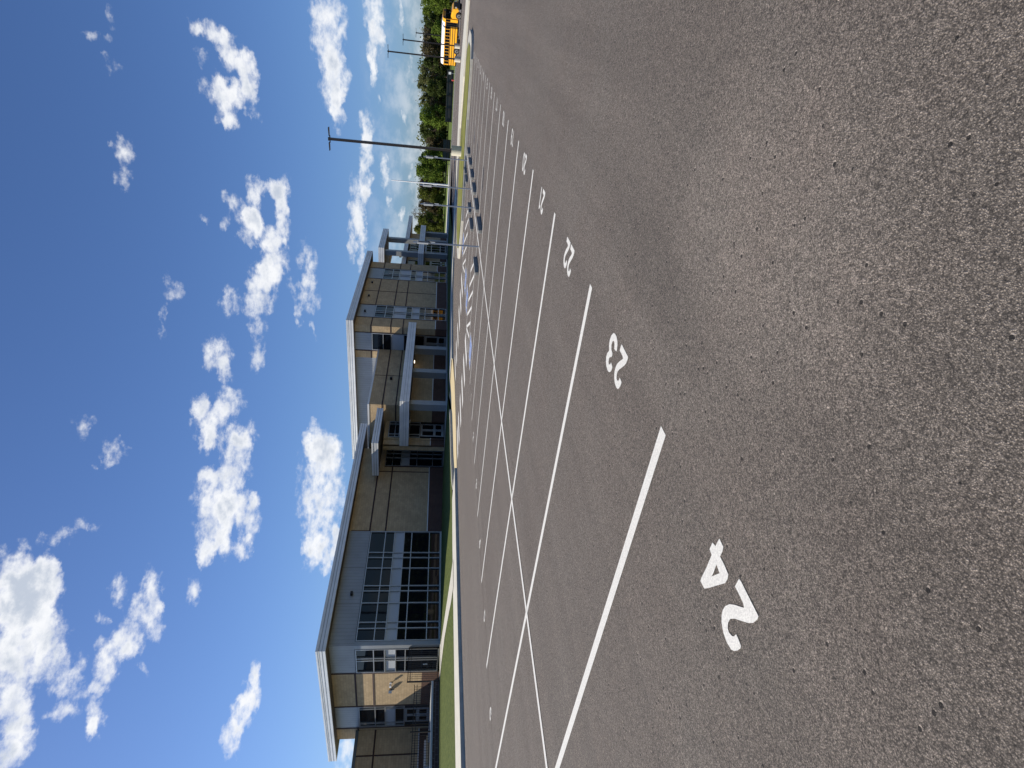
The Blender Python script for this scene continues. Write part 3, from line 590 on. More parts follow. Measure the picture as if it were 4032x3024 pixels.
# ------------------------------------------------------------------ school building
BLD = empty('school_building', 'tan block school building with flat silver-edged roofs, dark windows and flat entrance canopies', 'building', (21.4, 35.73, 0))
BLD.location = (0, 0, 0)
def part(name, mb, m, parent=None): return mb.build(name, M_[m], parent or BLD)
XA, YA = 21.4, 35.73
def seam_front(x0, x1, y, z, h=.13, d=.03): part('seam', MB().box(x0, x1, y-d, y, z-h/2, z+h/2), 'seam')
def vseam_front(x, y, z0, z1, w=.10, d=.026): part('seam', MB().box(x-w/2, x+w/2, y-d, y, z0, z1), 'seam')
def seam_side(x, y0, y1, z, h=.13, d=.03): part('seam', MB().box(x-d, x, y0, y1, z-h/2, z+h/2), 'seam')
def vseam_side(x, y, z0, z1, w=.10, d=.026): part('seam', MB().box(x-d, x, y-w/2, y+w/2, z0, z1), 'seam')
def window(axis, base, a0, a1, vs, rows, depth=.12, mull=.07, name='window'):
    """axis 'x': faces -y at y=base, spans x a0..a1; axis 'y': faces -x at x=base, spans y.
    vs: mullion positions inside; rows: (z_bottom, z_top, kind) kind g glass / p panel"""
    zs = sorted({z for r in rows for z in r[:2]})
    f = MB()
    def bx(u0, u1, d0, d1, z0, z1, mb):
        if axis == 'x': mb.box(u0, u1, base+d0, base+d1, z0, z1)
        else: mb.box(base+d0, base+d1, u0, u1, z0, z1)
    us = [a0+mull/2]+list(vs)+[a1-mull/2]
    for u in us: bx(u-mull/2, u+mull/2, -.045, depth, zs[0], zs[-1], f)
    for i in range(len(us)-1):
        for z in zs:
            zz = min(max(z, zs[0]+mull/2), zs[-1]-mull/2)
            bx(us[i]+mull/2, us[i+1]-mull/2, -.042, depth, zz-mull/2, zz+mull/2, f)
    fo = part(name, f, 'frame')
    for z0, z1, kd in rows:
        p = MB(); bx(a0+.01, a1-.01, depth*.5, depth*.5+.02, z0+.01, z1-.01, p)
        part({'g': 'glass', 'p': 'spandrel_panel'}[kd], p, {'g': 'glass', 'p': 'siding_flat'}[kd], fo)
    return fo
def fascia(x0, x1, y0, y1, z0, z1, name='roof', sides='wesn', t=.12, soffit=True, inner=None):
    """flat roof slab: core plus a ribbed metal edge 3 mm proud, soffit below"""
    ro = part(name, MB().box(x0+t, x1-t, y0+t, y1-t, z0+.02, z1-.05), 'roof')
    fo = MB(); fo.box(x0, x1, y0, y0+t, z0, z1); fo.box(x0, x1, y1-t, y1, z0, z1)
    fo.box(x0, x0+t, y0+t, y1-t, z0, z1); fo.box(x1-t, x1, y0+t, y1-t, z0, z1)
    e = .02
    fo.box(x0-e, x1+e, y0-e, y0+.0, z1-.09, z1+.015); fo.box(x0-e, x0, y0, y1, z1-.09, z1+.015)
    part('fascia', fo, 'fascia', ro)
    dr = MB()                                                # step lines along the edge
    for q in (.36, .68):
        zz = z0+(z1-z0)*q
        dr.box(x0-.012, x1+.012, y0-.014, y0, zz-.018, zz+.018); dr.box(x0-.014, x0, y0, y1, zz-.018, zz+.018)
    part('fascia_trim', dr, 'post', ro)
    part('soffit', MB().box(x0+t, x1-t, y0+t, y1-t, z0+.005, z0+.019), 'soffit', ro)
    return ro
# ---- block A (near)
part('core', MB().box(XA+.15, 42.6, YA+.15, 48.4, 0, 8.0), 'interior')
fascia(20.44, 45.57, 34.8, 49.8, 8.0, 8.63)
# front: corner post, glazing, siding
part('corner_post', MB().box(XA-.02, XA+.30, YA-.02, YA+.40, .25, 6.27), 'post')
vA = [22.72, 23.22, 24.84, 25.90, 26.38, 28.05, 29.10, 29.62]
window('x', YA, 21.72, 31.88, vA, [(.40, 1.33, 'g'), (1.33, 2.80, 'g'), (2.80, 3.43, 'g'), (3.43, 4.22, 'p'), (4.22, 4.98, 'g'), (4.98, 6.23, 'g')])
part('sill', MB().box(XA+.30, 31.9, YA-.04, YA+.2, .15, .395), 'concrete')
part('siding', MB().box(XA, 31.92, YA-.006, YA+.14, 6.275, 8.0), 'siding')
vseam_front(31.95, YA, 6.3, 7.84, .06); vseam_front(28.1, YA-.004, 6.3, 7.99, .02, .006); vseam_front(24.8, YA-.004, 6.3, 7.99, .02, .006)
def tan_front(x0, x1, y, zb, zt, brick=1.53, t=.2):
    part('wall', MB().box(x0, x1, y, y+t, brick, zt), 'tan')
    part('brick_base', MB().box(x0-.004, x1+.004, y-.012, y+t, zb, brick), 'brick')
    part('brick_cap', MB().box(x0-.004, x1+.004, y-.03, y, brick-.03, brick+.05), 'coping')
tan_front(31.95, 40.12, YA, -.1, 8.0); 
seam_front(31.95, 42.7, YA, 6.33); seam_front(31.95, 40.1, YA, 5.03); vseam_front(39.4, YA, 1.55, 6.3); 
part('wall', MB().box(40.12, 42.75, YA, YA+.2, 5.80, 8.0), 'tan')
vseam_front(40.15, YA, .2, 5.8, .12); vseam_front(42.72, YA, .2, 5.8, .12)
window('x', YA+.02, 40.24, 42.64, [41.48, 42.12], [(.28, 1.25, 'g'), (1.25, 2.78, 'g'), (2.78, 3.49, 'g'), (3.49, 4.31, 'p'), (4.31, 5.10, 'g'), (5.10, 5.78, 'g')], mull=.06)
part('horn_light', MB().box(25.5, 25.75, YA-.25, YA-.01, 6.9, 7.08), 'black')
def door_pair(axis, base, a0, a1, zb, zt, d=-.02):
    for i in range(2):
        u0 = a0+(a1-a0)*i/2+.015; u1 = a0+(a1-a0)*(i+1)/2-.015
        f = MB(); gl = MB()
        def bx(mb, p0, p1, d0, d1, z0, z1):
            if axis == 'x': mb.box(p0, p1, base+d0, base+d1, z0, z1)
            else: mb.box(base+d0, base+d1, p0, p1, z0, z1)
        s = .15
        bx(f, u0, u0+s, d, d+.05, zb, zt); bx(f, u1-s, u1, d, d+.05, zb, zt)
        zm = zb+.95
        for z0, z1 in ((zb, zb+.25), (zm-.12, zm+.12), (zt-.16, zt)): bx(f, u0+s, u1-s, d, d+.05, z0, z1)
        dr = part('door', f, 'frame')
        bx(gl, u0+s, u1-s, d+.02, d+.03, zb+.25, zm-.12); bx(gl, u0+s, u1-s, d+.02, d+.03, zm+.12, zt-.16)
        part('glass', gl, 'glass', dr)
        h = MB(); e = u1-s*.6 if i == 0 else u0+s*.6
        bx(h, e-.015, e+.015, d-.06, d, zm-.2, zm+.2); part('handle', h, 'galv', dr)
# ---- side of block A, facing the sun
window('y', XA, YA+.42, 38.98, [37.24, 37.52], [(.40, 2.77, 'g'), (2.77, 3.45, 'g'), (3.45, 4.22, 'p'), (4.22, 4.98, 'g'), (4.98, 6.23, 'g')])
part('siding', MB().box(XA-.006, XA+.14, YA+.0, 39.0, 6.275, 7.99), 'siding')
vseam_side(XA, 39.08, .35, 8.0, .16)
def tan_side(x, y0, y1, zb, zt, brick=1.53, t=.2):
    part('wall', MB().box(x, x+t, y0, y1, brick, zt), 'tan'); part('brick_base', MB().box(x-.012, x+t, y0, y1, zb, brick), 'brick')
tan_side(XA, 39.16, 43.45, .1, 8.0)
seam_side(XA, 39.16, 43.45, 6.33); seam_side(XA, 39.16, 43.45, 5.04)
vseam_side(XA, 43.52, .3, 8.0, .14)
window('y', XA, 43.6, 46.55, [43.95, 46.05], [(2.72, 3.45, 'g'), (3.45, 4.22, 'p'), (4.22, 4.98, 'g'), (4.98, 6.23, 'g')])
part('siding', MB().box(XA-.006, XA+.14, 43.6, 46.6, 6.26, 7.99), 'siding')
door_pair('y', XA, 44.0, 46.0, .76, 2.70); part('door_surround', MB().box(XA+.06, XA+.1, 43.6, 46.55, .7, 2.7), 'interior')
vseam_side(XA, 46.67, .7, 8.0, .18)
part('wall', MB().box(XA, XA+.2, 46.76, 48.35, 0, 8.0), 'tan'); seam_side(XA, 46.76, 47.04, 6.33)
fl = part('flood_light', MB().box(21.36, 21.4, 41.25, 41.45, 3.6, 3.8).bar((21.38, 41.35, 3.75), (21.25, 41.33, 3.82), .035).obox((21.22, 41.3), (.8, -.6), (.6, .8), .10, .16, 3.70, 3.93), 'galv')
part('security_camera', MB().box(21.36, 21.4, 40.35, 40.5, 3.7, 3.86).bar((21.4, 40.42, 3.78), (21.15, 40.42, 3.78), .035).box(21.05, 21.25, 40.30, 40.48, 3.72, 3.86), 'white')
# ---- low wing on the left
YW = 47.04
tan_front(-22, XA-.03, YW, .1, 6.28)
part('coping', MB().box(-22, XA-.03, YW-.05, YW+.35, 6.28, 6.52), 'coping_dark')
seam_front(-22, XA-.04, YW, 4.97)
for x in (19.45, 14.6, 9.7): vseam_front(x, YW, 1.55, 6.28)
part('core', MB().box(-22, XA, YW+.2, 60, 0, 6.3), 'roof')
fascia(38.2, 43.56, 31.34, YA-.56, 6.17, 6.74, 'canopy'); 
# ---- entrance bay, connector, tall block, canopies and far end, all scaled about the camera
part('wall', MB().box(40.438, 40.628, 33.289, 33.907, 0.091, 5.981), 'tan')
part('wall', MB().box(41.151, 41.36, 33.128, 33.318, 1.544, 5.981), 'tan')
part('brick_base', MB().box(41.147, 41.363, 33.116, 33.318, -0.004, 1.544), 'brick')
part('brick_cap', MB().box(41.147, 41.363, 33.099, 33.128, 1.516, 1.592), 'coping')
part('wall', MB().box(41.36, 43.887, 33.13, 33.308, 5.62, 5.981), 'tan')
p6 = part('window', MB().box(41.417, 41.474, 33.075, 33.232, 2.58, 5.591).box(41.835, 41.892, 33.075, 33.232, 2.58, 5.591).box(43.402, 43.459, 33.075, 33.232, 2.58, 5.591).box(43.792, 43.849, 33.075, 33.232, 2.58, 5.591).box(41.474, 41.835, 33.078, 33.232, 2.58, 2.637).box(41.474, 41.835, 33.078, 33.232, 3.577, 3.634).box(41.474, 41.835, 33.078, 33.232, 4.537, 4.594).box(41.474, 41.835, 33.078, 33.232, 4.945, 5.002).box(41.474, 41.835, 33.078, 33.232, 5.534, 5.591).box(41.892, 43.402, 33.078, 33.232, 2.58, 2.637).box(41.892, 43.402, 33.078, 33.232, 3.577, 3.634).box(41.892, 43.402, 33.078, 33.232, 4.537, 4.594).box(41.892, 43.402, 33.078, 33.232, 4.945, 5.002).box(41.892, 43.402, 33.078, 33.232, 5.534, 5.591).box(43.459, 43.792, 33.078, 33.232, 2.58, 2.637).box(43.459, 43.792, 33.078, 33.232, 3.577, 3.634).box(43.459, 43.792, 33.078, 33.232, 4.537, 4.594).box(43.459, 43.792, 33.078, 33.232, 4.945, 5.002).box(43.459, 43.792, 33.078, 33.232, 5.534, 5.591), 'frame')
part('glass', MB().box(41.426, 43.839, 33.175, 33.194, 2.589, 3.596), 'glass', p6)
part('glass', MB().box(41.426, 43.839, 33.175, 33.194, 3.615, 4.556), 'glass', p6)
part('glass', MB().box(41.426, 43.839, 33.175, 33.194, 4.575, 4.964), 'glass', p6)
part('glass', MB().box(41.426, 43.839, 33.175, 33.194, 4.983, 5.582), 'glass', p6)
part('wall', MB().box(40.438, 41.151, 33.242, 33.432, 1.544, 5.981), 'tan')
part('brick_base', MB().box(40.434, 41.154, 33.23, 33.432, -0.004, 1.544), 'brick')
part('brick_cap', MB().box(40.434, 41.154, 33.213, 33.242, 1.516, 1.592), 'coping')
p14 = part('door', MB().box(41.621, 41.763, 33.099, 33.147, 0.3, 2.513).box(42.433, 42.576, 33.099, 33.147, 0.3, 2.513).box(41.763, 42.433, 33.099, 33.147, 0.3, 0.537).box(41.763, 42.433, 33.099, 33.147, 1.088, 1.316).box(41.763, 42.433, 33.099, 33.147, 2.361, 2.513), 'frame')
part('glass', MB().box(41.763, 42.433, 33.118, 33.128, 0.537, 1.088).box(41.763, 42.433, 33.118, 33.128, 1.316, 2.361), 'glass', p14)
part('handle', MB().box(42.476, 42.504, 33.042, 33.099, 1.012, 1.392), 'galv', p14)
p17 = part('door', MB().box(42.604, 42.747, 33.099, 33.147, 0.3, 2.513).box(43.416, 43.559, 33.099, 33.147, 0.3, 2.513).box(42.747, 43.416, 33.099, 33.147, 0.3, 0.537).box(42.747, 43.416, 33.099, 33.147, 1.088, 1.316).box(42.747, 43.416, 33.099, 33.147, 2.361, 2.513), 'frame')
part('glass', MB().box(42.747, 43.416, 33.118, 33.128, 0.537, 1.088).box(42.747, 43.416, 33.118, 33.128, 1.316, 2.361), 'glass', p17)
part('handle', MB().box(42.675, 42.704, 33.042, 33.099, 1.012, 1.392), 'galv', p17)
part('side_light', MB().box(41.398, 41.597, 33.118, 33.156, 0.233, 2.561), 'glass')
part('side_light', MB().box(43.583, 43.877, 33.118, 33.156, 0.233, 2.561), 'glass')
part('core', MB().box(44.029, 54.451, 31.294, 45.468, 0.091, 7.311), 'roof')
part('wall', MB().box(43.887, 54.517, 31.152, 31.342, 1.506, 7.558), 'tan')
part('brick_base', MB().box(43.883, 54.521, 31.14, 31.342, -0.004, 1.506), 'brick')
part('brick_cap', MB().box(43.883, 54.521, 31.123, 31.152, 1.478, 1.554), 'coping')
part('wall', MB().box(43.887, 44.077, 31.342, 45.468, 1.506, 7.558), 'tan')
part('brick_base', MB().box(43.875, 44.077, 31.342, 45.468, -0.004, 1.506), 'brick')
part('coping', MB().box(43.839, 54.517, 31.104, 31.437, 7.558, 7.719).box(43.839, 44.172, 31.437, 45.468, 7.558, 7.719), 'coping')
part('seam', MB().box(43.887, 54.498, 31.123, 31.152, 6.261, 6.384), 'seam')
part('seam', MB().box(43.858, 43.887, 31.152, 34.068, 6.261, 6.384), 'seam')
part('seam', MB().box(43.887, 54.498, 31.123, 31.152, 4.969, 5.092), 'seam')
part('seam', MB().box(43.858, 43.887, 31.152, 34.068, 4.969, 5.092), 'seam')
part('seam', MB().box(49.116, 49.164, 31.127, 31.152, 1.516, 7.558), 'seam')
part('horn_light', MB().box(48.323, 48.608, 30.914, 31.142, 5.696, 5.933), 'black')
part('core', MB().box(54.707, 72.596, 28.463, 45.468, 0.091, 10.208), 'interior')
p36 = part('roof', MB().box(53.833, 74.097, 27.437, 46.494, 10.227, 10.883), 'roof')
part('fascia', MB().box(53.719, 74.211, 27.323, 27.437, 10.208, 10.93).box(53.719, 74.211, 46.494, 46.608, 10.208, 10.93).box(53.719, 53.833, 27.437, 46.494, 10.208, 10.93).box(74.097, 74.211, 27.437, 46.494, 10.208, 10.93).box(53.7, 74.23, 27.304, 27.323, 10.845, 10.944).box(53.7, 53.719, 27.323, 46.608, 10.845, 10.944), 'fascia', p36)
part('fascia_trim', MB().box(53.708, 74.222, 27.31, 27.323, 10.451, 10.485).box(53.706, 53.719, 27.323, 46.608, 10.451, 10.485).box(53.708, 74.222, 27.31, 27.323, 10.682, 10.716).box(53.706, 53.719, 27.323, 46.608, 10.682, 10.716), 'post', p36)
part('soffit', MB().box(53.833, 74.097, 27.437, 46.494, 10.213, 10.226), 'soffit', p36)
part('wall', MB().box(54.517, 56.588, 28.273, 28.463, 1.478, 10.208), 'tan')
part('brick_base', MB().box(54.513, 56.592, 28.262, 28.463, -0.004, 1.478), 'brick')
part('brick_cap', MB().box(54.513, 56.592, 28.245, 28.273, 1.449, 1.525), 'coping')
part('wall', MB().box(59.733, 67.276, 28.273, 28.463, 1.478, 10.208), 'tan')
part('brick_base', MB().box(59.729, 67.279, 28.262, 28.463, -0.004, 1.478), 'brick')
part('brick_cap', MB().box(59.729, 67.279, 28.245, 28.273, 1.449, 1.525), 'coping')
part('wall', MB().box(70.715, 72.786, 28.273, 28.463, 1.478, 10.208), 'tan')
part('brick_base', MB().box(70.711, 72.789, 28.262, 28.463, -0.004, 1.478), 'brick')
part('brick_cap', MB().box(70.711, 72.789, 28.245, 28.273, 1.449, 1.525), 'coping')
part('seam', MB().box(54.489, 56.588, 28.245, 28.273, 8.389, 8.512), 'seam')
part('seam', MB().box(59.733, 67.276, 28.245, 28.273, 8.389, 8.512), 'seam')
part('seam', MB().box(70.715, 72.786, 28.245, 28.273, 8.389, 8.512), 'seam')
part('seam', MB().box(54.489, 56.588, 28.245, 28.273, 6.28, 6.403), 'seam')
part('seam', MB().box(59.733, 67.276, 28.245, 28.273, 6.28, 6.403), 'seam')
part('seam', MB().box(70.715, 72.786, 28.245, 28.273, 6.28, 6.403), 'seam')
part('seam', MB().box(54.489, 56.588, 28.245, 28.273, 4.95, 5.073), 'seam')
part('seam', MB().box(59.733, 67.276, 28.245, 28.273, 4.95, 5.073), 'seam')
part('seam', MB().box(70.715, 72.786, 28.245, 28.273, 4.95, 5.073), 'seam')
part('seam', MB().box(63.547, 63.632, 28.248, 28.273, 1.478, 10.208), 'seam')
part('seam', MB().box(59.714, 59.828, 28.248, 28.273, 0.186, 10.208), 'seam')
part('seam', MB().box(56.503, 56.617, 28.248, 28.273, 0.186, 10.208), 'seam')
part('seam', MB().box(67.219, 67.333, 28.248, 28.273, 0.186, 10.208), 'seam')
part('seam', MB().box(70.658, 70.772, 28.248, 28.273, 0.186, 10.208), 'seam')
p63 = part('window', MB().box(56.636, 56.712, 28.249, 28.406, 0.281, 8.375).box(57.821, 57.897, 28.249, 28.406, 0.281, 8.375).box(58.188, 58.264, 28.249, 28.406, 0.281, 8.375).box(59.619, 59.695, 28.249, 28.406, 0.281, 8.375).box(56.712, 57.821, 28.252, 28.406, 0.281, 0.357).box(56.712, 57.821, 28.252, 28.406, 1.164, 1.24).box(56.712, 57.821, 28.252, 28.406, 2.675, 2.751).box(56.712, 57.821, 28.252, 28.406, 3.34, 3.416).box(56.712, 57.821, 28.252, 28.406, 4.176, 4.252).box(56.712, 57.821, 28.252, 28.406, 4.841, 4.917).box(56.712, 57.821, 28.252, 28.406, 6.247, 6.323).box(56.712, 57.821, 28.252, 28.406, 7.13, 7.206).box(56.712, 57.821, 28.252, 28.406, 8.299, 8.375).box(57.897, 58.188, 28.252, 28.406, 0.281, 0.357).box(57.897, 58.188, 28.252, 28.406, 1.164, 1.24).box(57.897, 58.188, 28.252, 28.406, 2.675, 2.751).box(57.897, 58.188, 28.252, 28.406, 3.34, 3.416).box(57.897, 58.188, 28.252, 28.406, 4.176, 4.252).box(57.897, 58.188, 28.252, 28.406, 4.841, 4.917).box(57.897, 58.188, 28.252, 28.406, 6.247, 6.323).box(57.897, 58.188, 28.252, 28.406, 7.13, 7.206).box(57.897, 58.188, 28.252, 28.406, 8.299, 8.375).box(58.264, 59.619, 28.252, 28.406, 0.281, 0.357).box(58.264, 59.619, 28.252, 28.406, 1.164, 1.24).box(58.264, 59.619, 28.252, 28.406, 2.675, 2.751).box(58.264, 59.619, 28.252, 28.406, 3.34, 3.416).box(58.264, 59.619, 28.252, 28.406, 4.176, 4.252).box(58.264, 59.619, 28.252, 28.406, 4.841, 4.917).box(58.264, 59.619, 28.252, 28.406, 6.247, 6.323).box(58.264, 59.619, 28.252, 28.406, 7.13, 7.206).box(58.264, 59.619, 28.252, 28.406, 8.299, 8.375), 'frame')
part('glass', MB().box(56.645, 59.685, 28.349, 28.368, 0.29, 1.193), 'glass', p63)
part('glass', MB().box(56.645, 59.685, 28.349, 28.368, 1.212, 2.703), 'glass', p63)
part('glass', MB().box(56.645, 59.685, 28.349, 28.368, 2.722, 3.368), 'glass', p63)
part('spandrel_panel', MB().box(56.645, 59.685, 28.349, 28.368, 3.387, 4.204), 'siding_flat', p63)
part('glass', MB().box(56.645, 59.685, 28.349, 28.368, 4.223, 4.869), 'glass', p63)
part('spandrel_panel', MB().box(56.645, 59.685, 28.349, 28.368, 4.888, 6.275), 'siding_flat', p63)
part('glass', MB().box(56.645, 59.685, 28.349, 28.368, 6.294, 7.159), 'glass', p63)
part('glass', MB().box(56.645, 59.685, 28.349, 28.368, 7.178, 8.365), 'glass', p63)
part('siding', MB().box(56.636, 59.695, 28.283, 28.406, 8.413, 10.208), 'siding')
p73 = part('window', MB().box(67.333, 67.409, 28.249, 28.406, 0.281, 8.375).box(68.632, 68.708, 28.249, 28.406, 0.281, 8.375).box(69.034, 69.11, 28.249, 28.406, 0.281, 8.375).box(70.601, 70.677, 28.249, 28.406, 0.281, 8.375).box(67.409, 68.632, 28.252, 28.406, 0.281, 0.357).box(67.409, 68.632, 28.252, 28.406, 1.164, 1.24).box(67.409, 68.632, 28.252, 28.406, 2.675, 2.751).box(67.409, 68.632, 28.252, 28.406, 3.34, 3.416).box(67.409, 68.632, 28.252, 28.406, 4.176, 4.252).box(67.409, 68.632, 28.252, 28.406, 4.841, 4.917).box(67.409, 68.632, 28.252, 28.406, 6.247, 6.323).box(67.409, 68.632, 28.252, 28.406, 7.13, 7.206).box(67.409, 68.632, 28.252, 28.406, 8.299, 8.375).box(68.708, 69.034, 28.252, 28.406, 0.281, 0.357).box(68.708, 69.034, 28.252, 28.406, 1.164, 1.24).box(68.708, 69.034, 28.252, 28.406, 2.675, 2.751).box(68.708, 69.034, 28.252, 28.406, 3.34, 3.416).box(68.708, 69.034, 28.252, 28.406, 4.176, 4.252).box(68.708, 69.034, 28.252, 28.406, 4.841, 4.917).box(68.708, 69.034, 28.252, 28.406, 6.247, 6.323).box(68.708, 69.034, 28.252, 28.406, 7.13, 7.206).box(68.708, 69.034, 28.252, 28.406, 8.299, 8.375).box(69.11, 70.601, 28.252, 28.406, 0.281, 0.357).box(69.11, 70.601, 28.252, 28.406, 1.164, 1.24).box(69.11, 70.601, 28.252, 28.406, 2.675, 2.751).box(69.11, 70.601, 28.252, 28.406, 3.34, 3.416).box(69.11, 70.601, 28.252, 28.406, 4.176, 4.252).box(69.11, 70.601, 28.252, 28.406, 4.841, 4.917).box(69.11, 70.601, 28.252, 28.406, 6.247, 6.323).box(69.11, 70.601, 28.252, 28.406, 7.13, 7.206).box(69.11, 70.601, 28.252, 28.406, 8.299, 8.375), 'frame')
part('glass', MB().box(67.342, 70.667, 28.349, 28.368, 0.29, 1.193), 'glass', p73)
part('glass', MB().box(67.342, 70.667, 28.349, 28.368, 1.212, 2.703), 'glass', p73)
part('glass', MB().box(67.342, 70.667, 28.349, 28.368, 2.722, 3.368), 'glass', p73)
part('spandrel_panel', MB().box(67.342, 70.667, 28.349, 28.368, 3.387, 4.204), 'siding_flat', p73)
part('glass', MB().box(67.342, 70.667, 28.349, 28.368, 4.223, 4.869), 'glass', p73)
part('spandrel_panel', MB().box(67.342, 70.667, 28.349, 28.368, 4.888, 6.275), 'siding_flat', p73)
part('glass', MB().box(67.342, 70.667, 28.349, 28.368, 6.294, 7.159), 'glass', p73)
part('glass', MB().box(67.342, 70.667, 28.349, 28.368, 7.178, 8.365), 'glass', p73)
part('siding', MB().box(67.333, 70.677, 28.283, 28.406, 8.413, 10.208), 'siding')
part('wall_light', MB().box(57.776, 58.013, 28.083, 28.264, 9.353, 9.543), 'black')
part('wall_light', MB().box(61.861, 62.098, 28.083, 28.264, 9.353, 9.543), 'black')
part('wall_light', MB().box(65.756, 65.993, 28.083, 28.264, 9.353, 9.543), 'black')
part('wall', MB().box(54.517, 54.707, 28.463, 29.052, 1.478, 10.208), 'tan')
part('brick_base', MB().box(54.506, 54.707, 28.463, 29.052, -0.004, 1.478), 'brick')
part('seam', MB().box(54.489, 54.517, 28.273, 29.033, 8.389, 8.512), 'seam')
part('seam', MB().box(54.489, 54.517, 28.273, 29.033, 6.28, 6.403), 'seam')
part('seam', MB().box(54.489, 54.517, 28.273, 29.033, 4.95, 5.073), 'seam')
part('seam', MB().box(54.492, 54.517, 29.052, 29.128, 0.186, 10.208), 'seam')
p92 = part('window', MB().box(54.474, 54.631, 29.147, 29.214, 2.608, 8.375).box(54.474, 54.631, 31.199, 31.266, 2.608, 8.375).box(54.477, 54.631, 29.214, 31.199, 2.608, 2.675).box(54.477, 54.631, 29.214, 31.199, 4.142, 4.209).box(54.477, 54.631, 29.214, 31.199, 4.864, 4.931).box(54.477, 54.631, 29.214, 31.199, 6.232, 6.299).box(54.477, 54.631, 29.214, 31.199, 7.116, 7.182).box(54.477, 54.631, 29.214, 31.199, 8.308, 8.375), 'frame')
part('glass', MB().box(54.574, 54.593, 29.157, 31.256, 2.618, 4.166), 'glass', p92)
part('glass', MB().box(54.574, 54.593, 29.157, 31.256, 4.185, 4.888), 'glass', p92)
part('spandrel_panel', MB().box(54.574, 54.593, 29.157, 31.256, 4.907, 6.256), 'siding_flat', p92)
part('glass', MB().box(54.574, 54.593, 29.157, 31.256, 6.275, 7.14), 'glass', p92)
part('glass', MB().box(54.574, 54.593, 29.157, 31.256, 7.159, 8.365), 'glass', p92)
part('siding', MB().box(54.511, 54.65, 29.147, 31.294, 8.413, 10.208), 'siding')
p99 = part('door', MB().box(54.498, 54.546, 29.199, 29.342, 0.243, 2.561).box(54.498, 54.546, 29.997, 30.14, 0.243, 2.561).box(54.498, 54.546, 29.342, 29.997, 0.243, 0.48).box(54.498, 54.546, 29.342, 29.997, 1.031, 1.259).box(54.498, 54.546, 29.342, 29.997, 2.409, 2.561), 'frame')
part('glass', MB().box(54.517, 54.527, 29.342, 29.997, 0.48, 1.031).box(54.517, 54.527, 29.342, 29.997, 1.259, 2.409), 'glass', p99)
part('handle', MB().box(54.441, 54.498, 30.04, 30.069, 0.955, 1.335), 'galv', p99)
p102 = part('door', MB().box(54.498, 54.546, 30.168, 30.311, 0.243, 2.561).box(54.498, 54.546, 30.966, 31.109, 0.243, 2.561).box(54.498, 54.546, 30.311, 30.966, 0.243, 0.48).box(54.498, 54.546, 30.311, 30.966, 1.031, 1.259).box(54.498, 54.546, 30.311, 30.966, 2.409, 2.561), 'frame')
part('glass', MB().box(54.517, 54.527, 30.311, 30.966, 0.48, 1.031).box(54.517, 54.527, 30.311, 30.966, 1.259, 2.409), 'glass', p102)
part('handle', MB().box(54.441, 54.498, 30.24, 30.268, 0.955, 1.335), 'galv', p102)
part('seam', MB().box(54.492, 54.517, 31.304, 31.437, 0.186, 10.208), 'seam')
part('wall', MB().box(54.517, 54.707, 31.427, 32.311, 7.311, 10.208), 'tan')
part('seam', MB().box(54.489, 54.517, 31.408, 32.311, 8.389, 8.512), 'seam')
part('siding', MB().box(54.511, 54.65, 32.311, 45.658, 7.311, 10.208), 'siding')
p109 = part('canopy', MB().box(40.324, 54.451, 28.197, 31.123, 3.625, 4.366).box(40.324, 43.811, 31.123, 33.023, 3.625, 4.366), 'roof')
part('fascia', MB().box(40.21, 55.543, 28.083, 28.197, 3.596, 4.413).box(40.21, 40.324, 28.197, 33.213, 3.596, 4.413).box(55.429, 55.543, 28.197, 28.268, 3.596, 4.413).box(40.191, 55.562, 28.064, 28.083, 4.328, 4.427).box(40.191, 40.21, 28.083, 33.213, 4.328, 4.427), 'fascia', p109)
part('fascia_trim', MB().box(40.201, 55.553, 28.07, 28.083, 3.855, 3.889).box(40.197, 40.21, 28.083, 33.213, 3.855, 3.889).box(40.201, 55.553, 28.07, 28.083, 4.083, 4.117).box(40.197, 40.21, 28.083, 33.213, 4.083, 4.117), 'post', p109)
part('soffit', MB().box(40.324, 54.451, 28.197, 31.123, 3.606, 3.623).box(40.324, 43.811, 31.123, 33.023, 3.606, 3.623), 'soffit', p109)
part('column', MB().box(41.436, 42.101, 29.223, 29.936, 0.138, 3.625), 'post')
part('column', MB().box(47.041, 47.706, 29.223, 29.936, 0.138, 3.625), 'post')
part('column', MB().box(51.743, 52.408, 29.223, 29.936, 0.138, 3.625), 'post')
part('ceiling_light', MB().bar((51.316, 30.648, 3.53), (51.316, 30.648, 3.606), 0.152, 12), 'lamp')
part('ceiling_light', MB().bar((42.196, 31.788, 3.53), (42.196, 31.788, 3.606), 0.152, 12), 'white')
p118 = part('canopy', MB().box(82.495, 95.472, 30.477, 35.379, 3.615, 4.366), 'roof')
part('fascia', MB().box(82.381, 95.586, 30.363, 30.477, 3.596, 4.413).box(82.381, 95.586, 35.379, 35.493, 3.596, 4.413).box(82.381, 82.495, 30.477, 35.379, 3.596, 4.413).box(95.472, 95.586, 30.477, 35.379, 3.596, 4.413).box(82.362, 95.605, 30.344, 30.363, 4.328, 4.427).box(82.362, 82.381, 30.363, 35.493, 4.328, 4.427), 'fascia', p118)
part('fascia_trim', MB().box(82.369, 95.597, 30.35, 30.363, 3.873, 3.907).box(82.367, 82.381, 30.363, 35.493, 3.873, 3.907).box(82.369, 95.597, 30.35, 30.363, 4.135, 4.169).box(82.367, 82.381, 30.363, 35.493, 4.135, 4.169), 'post', p118)
part('soffit', MB().box(82.495, 95.472, 30.477, 35.379, 3.601, 3.614), 'soffit', p118)
p122 = part('canopy', MB().box(83.825, 92.337, 30.477, 34.524, 9.581, 10.36), 'roof')
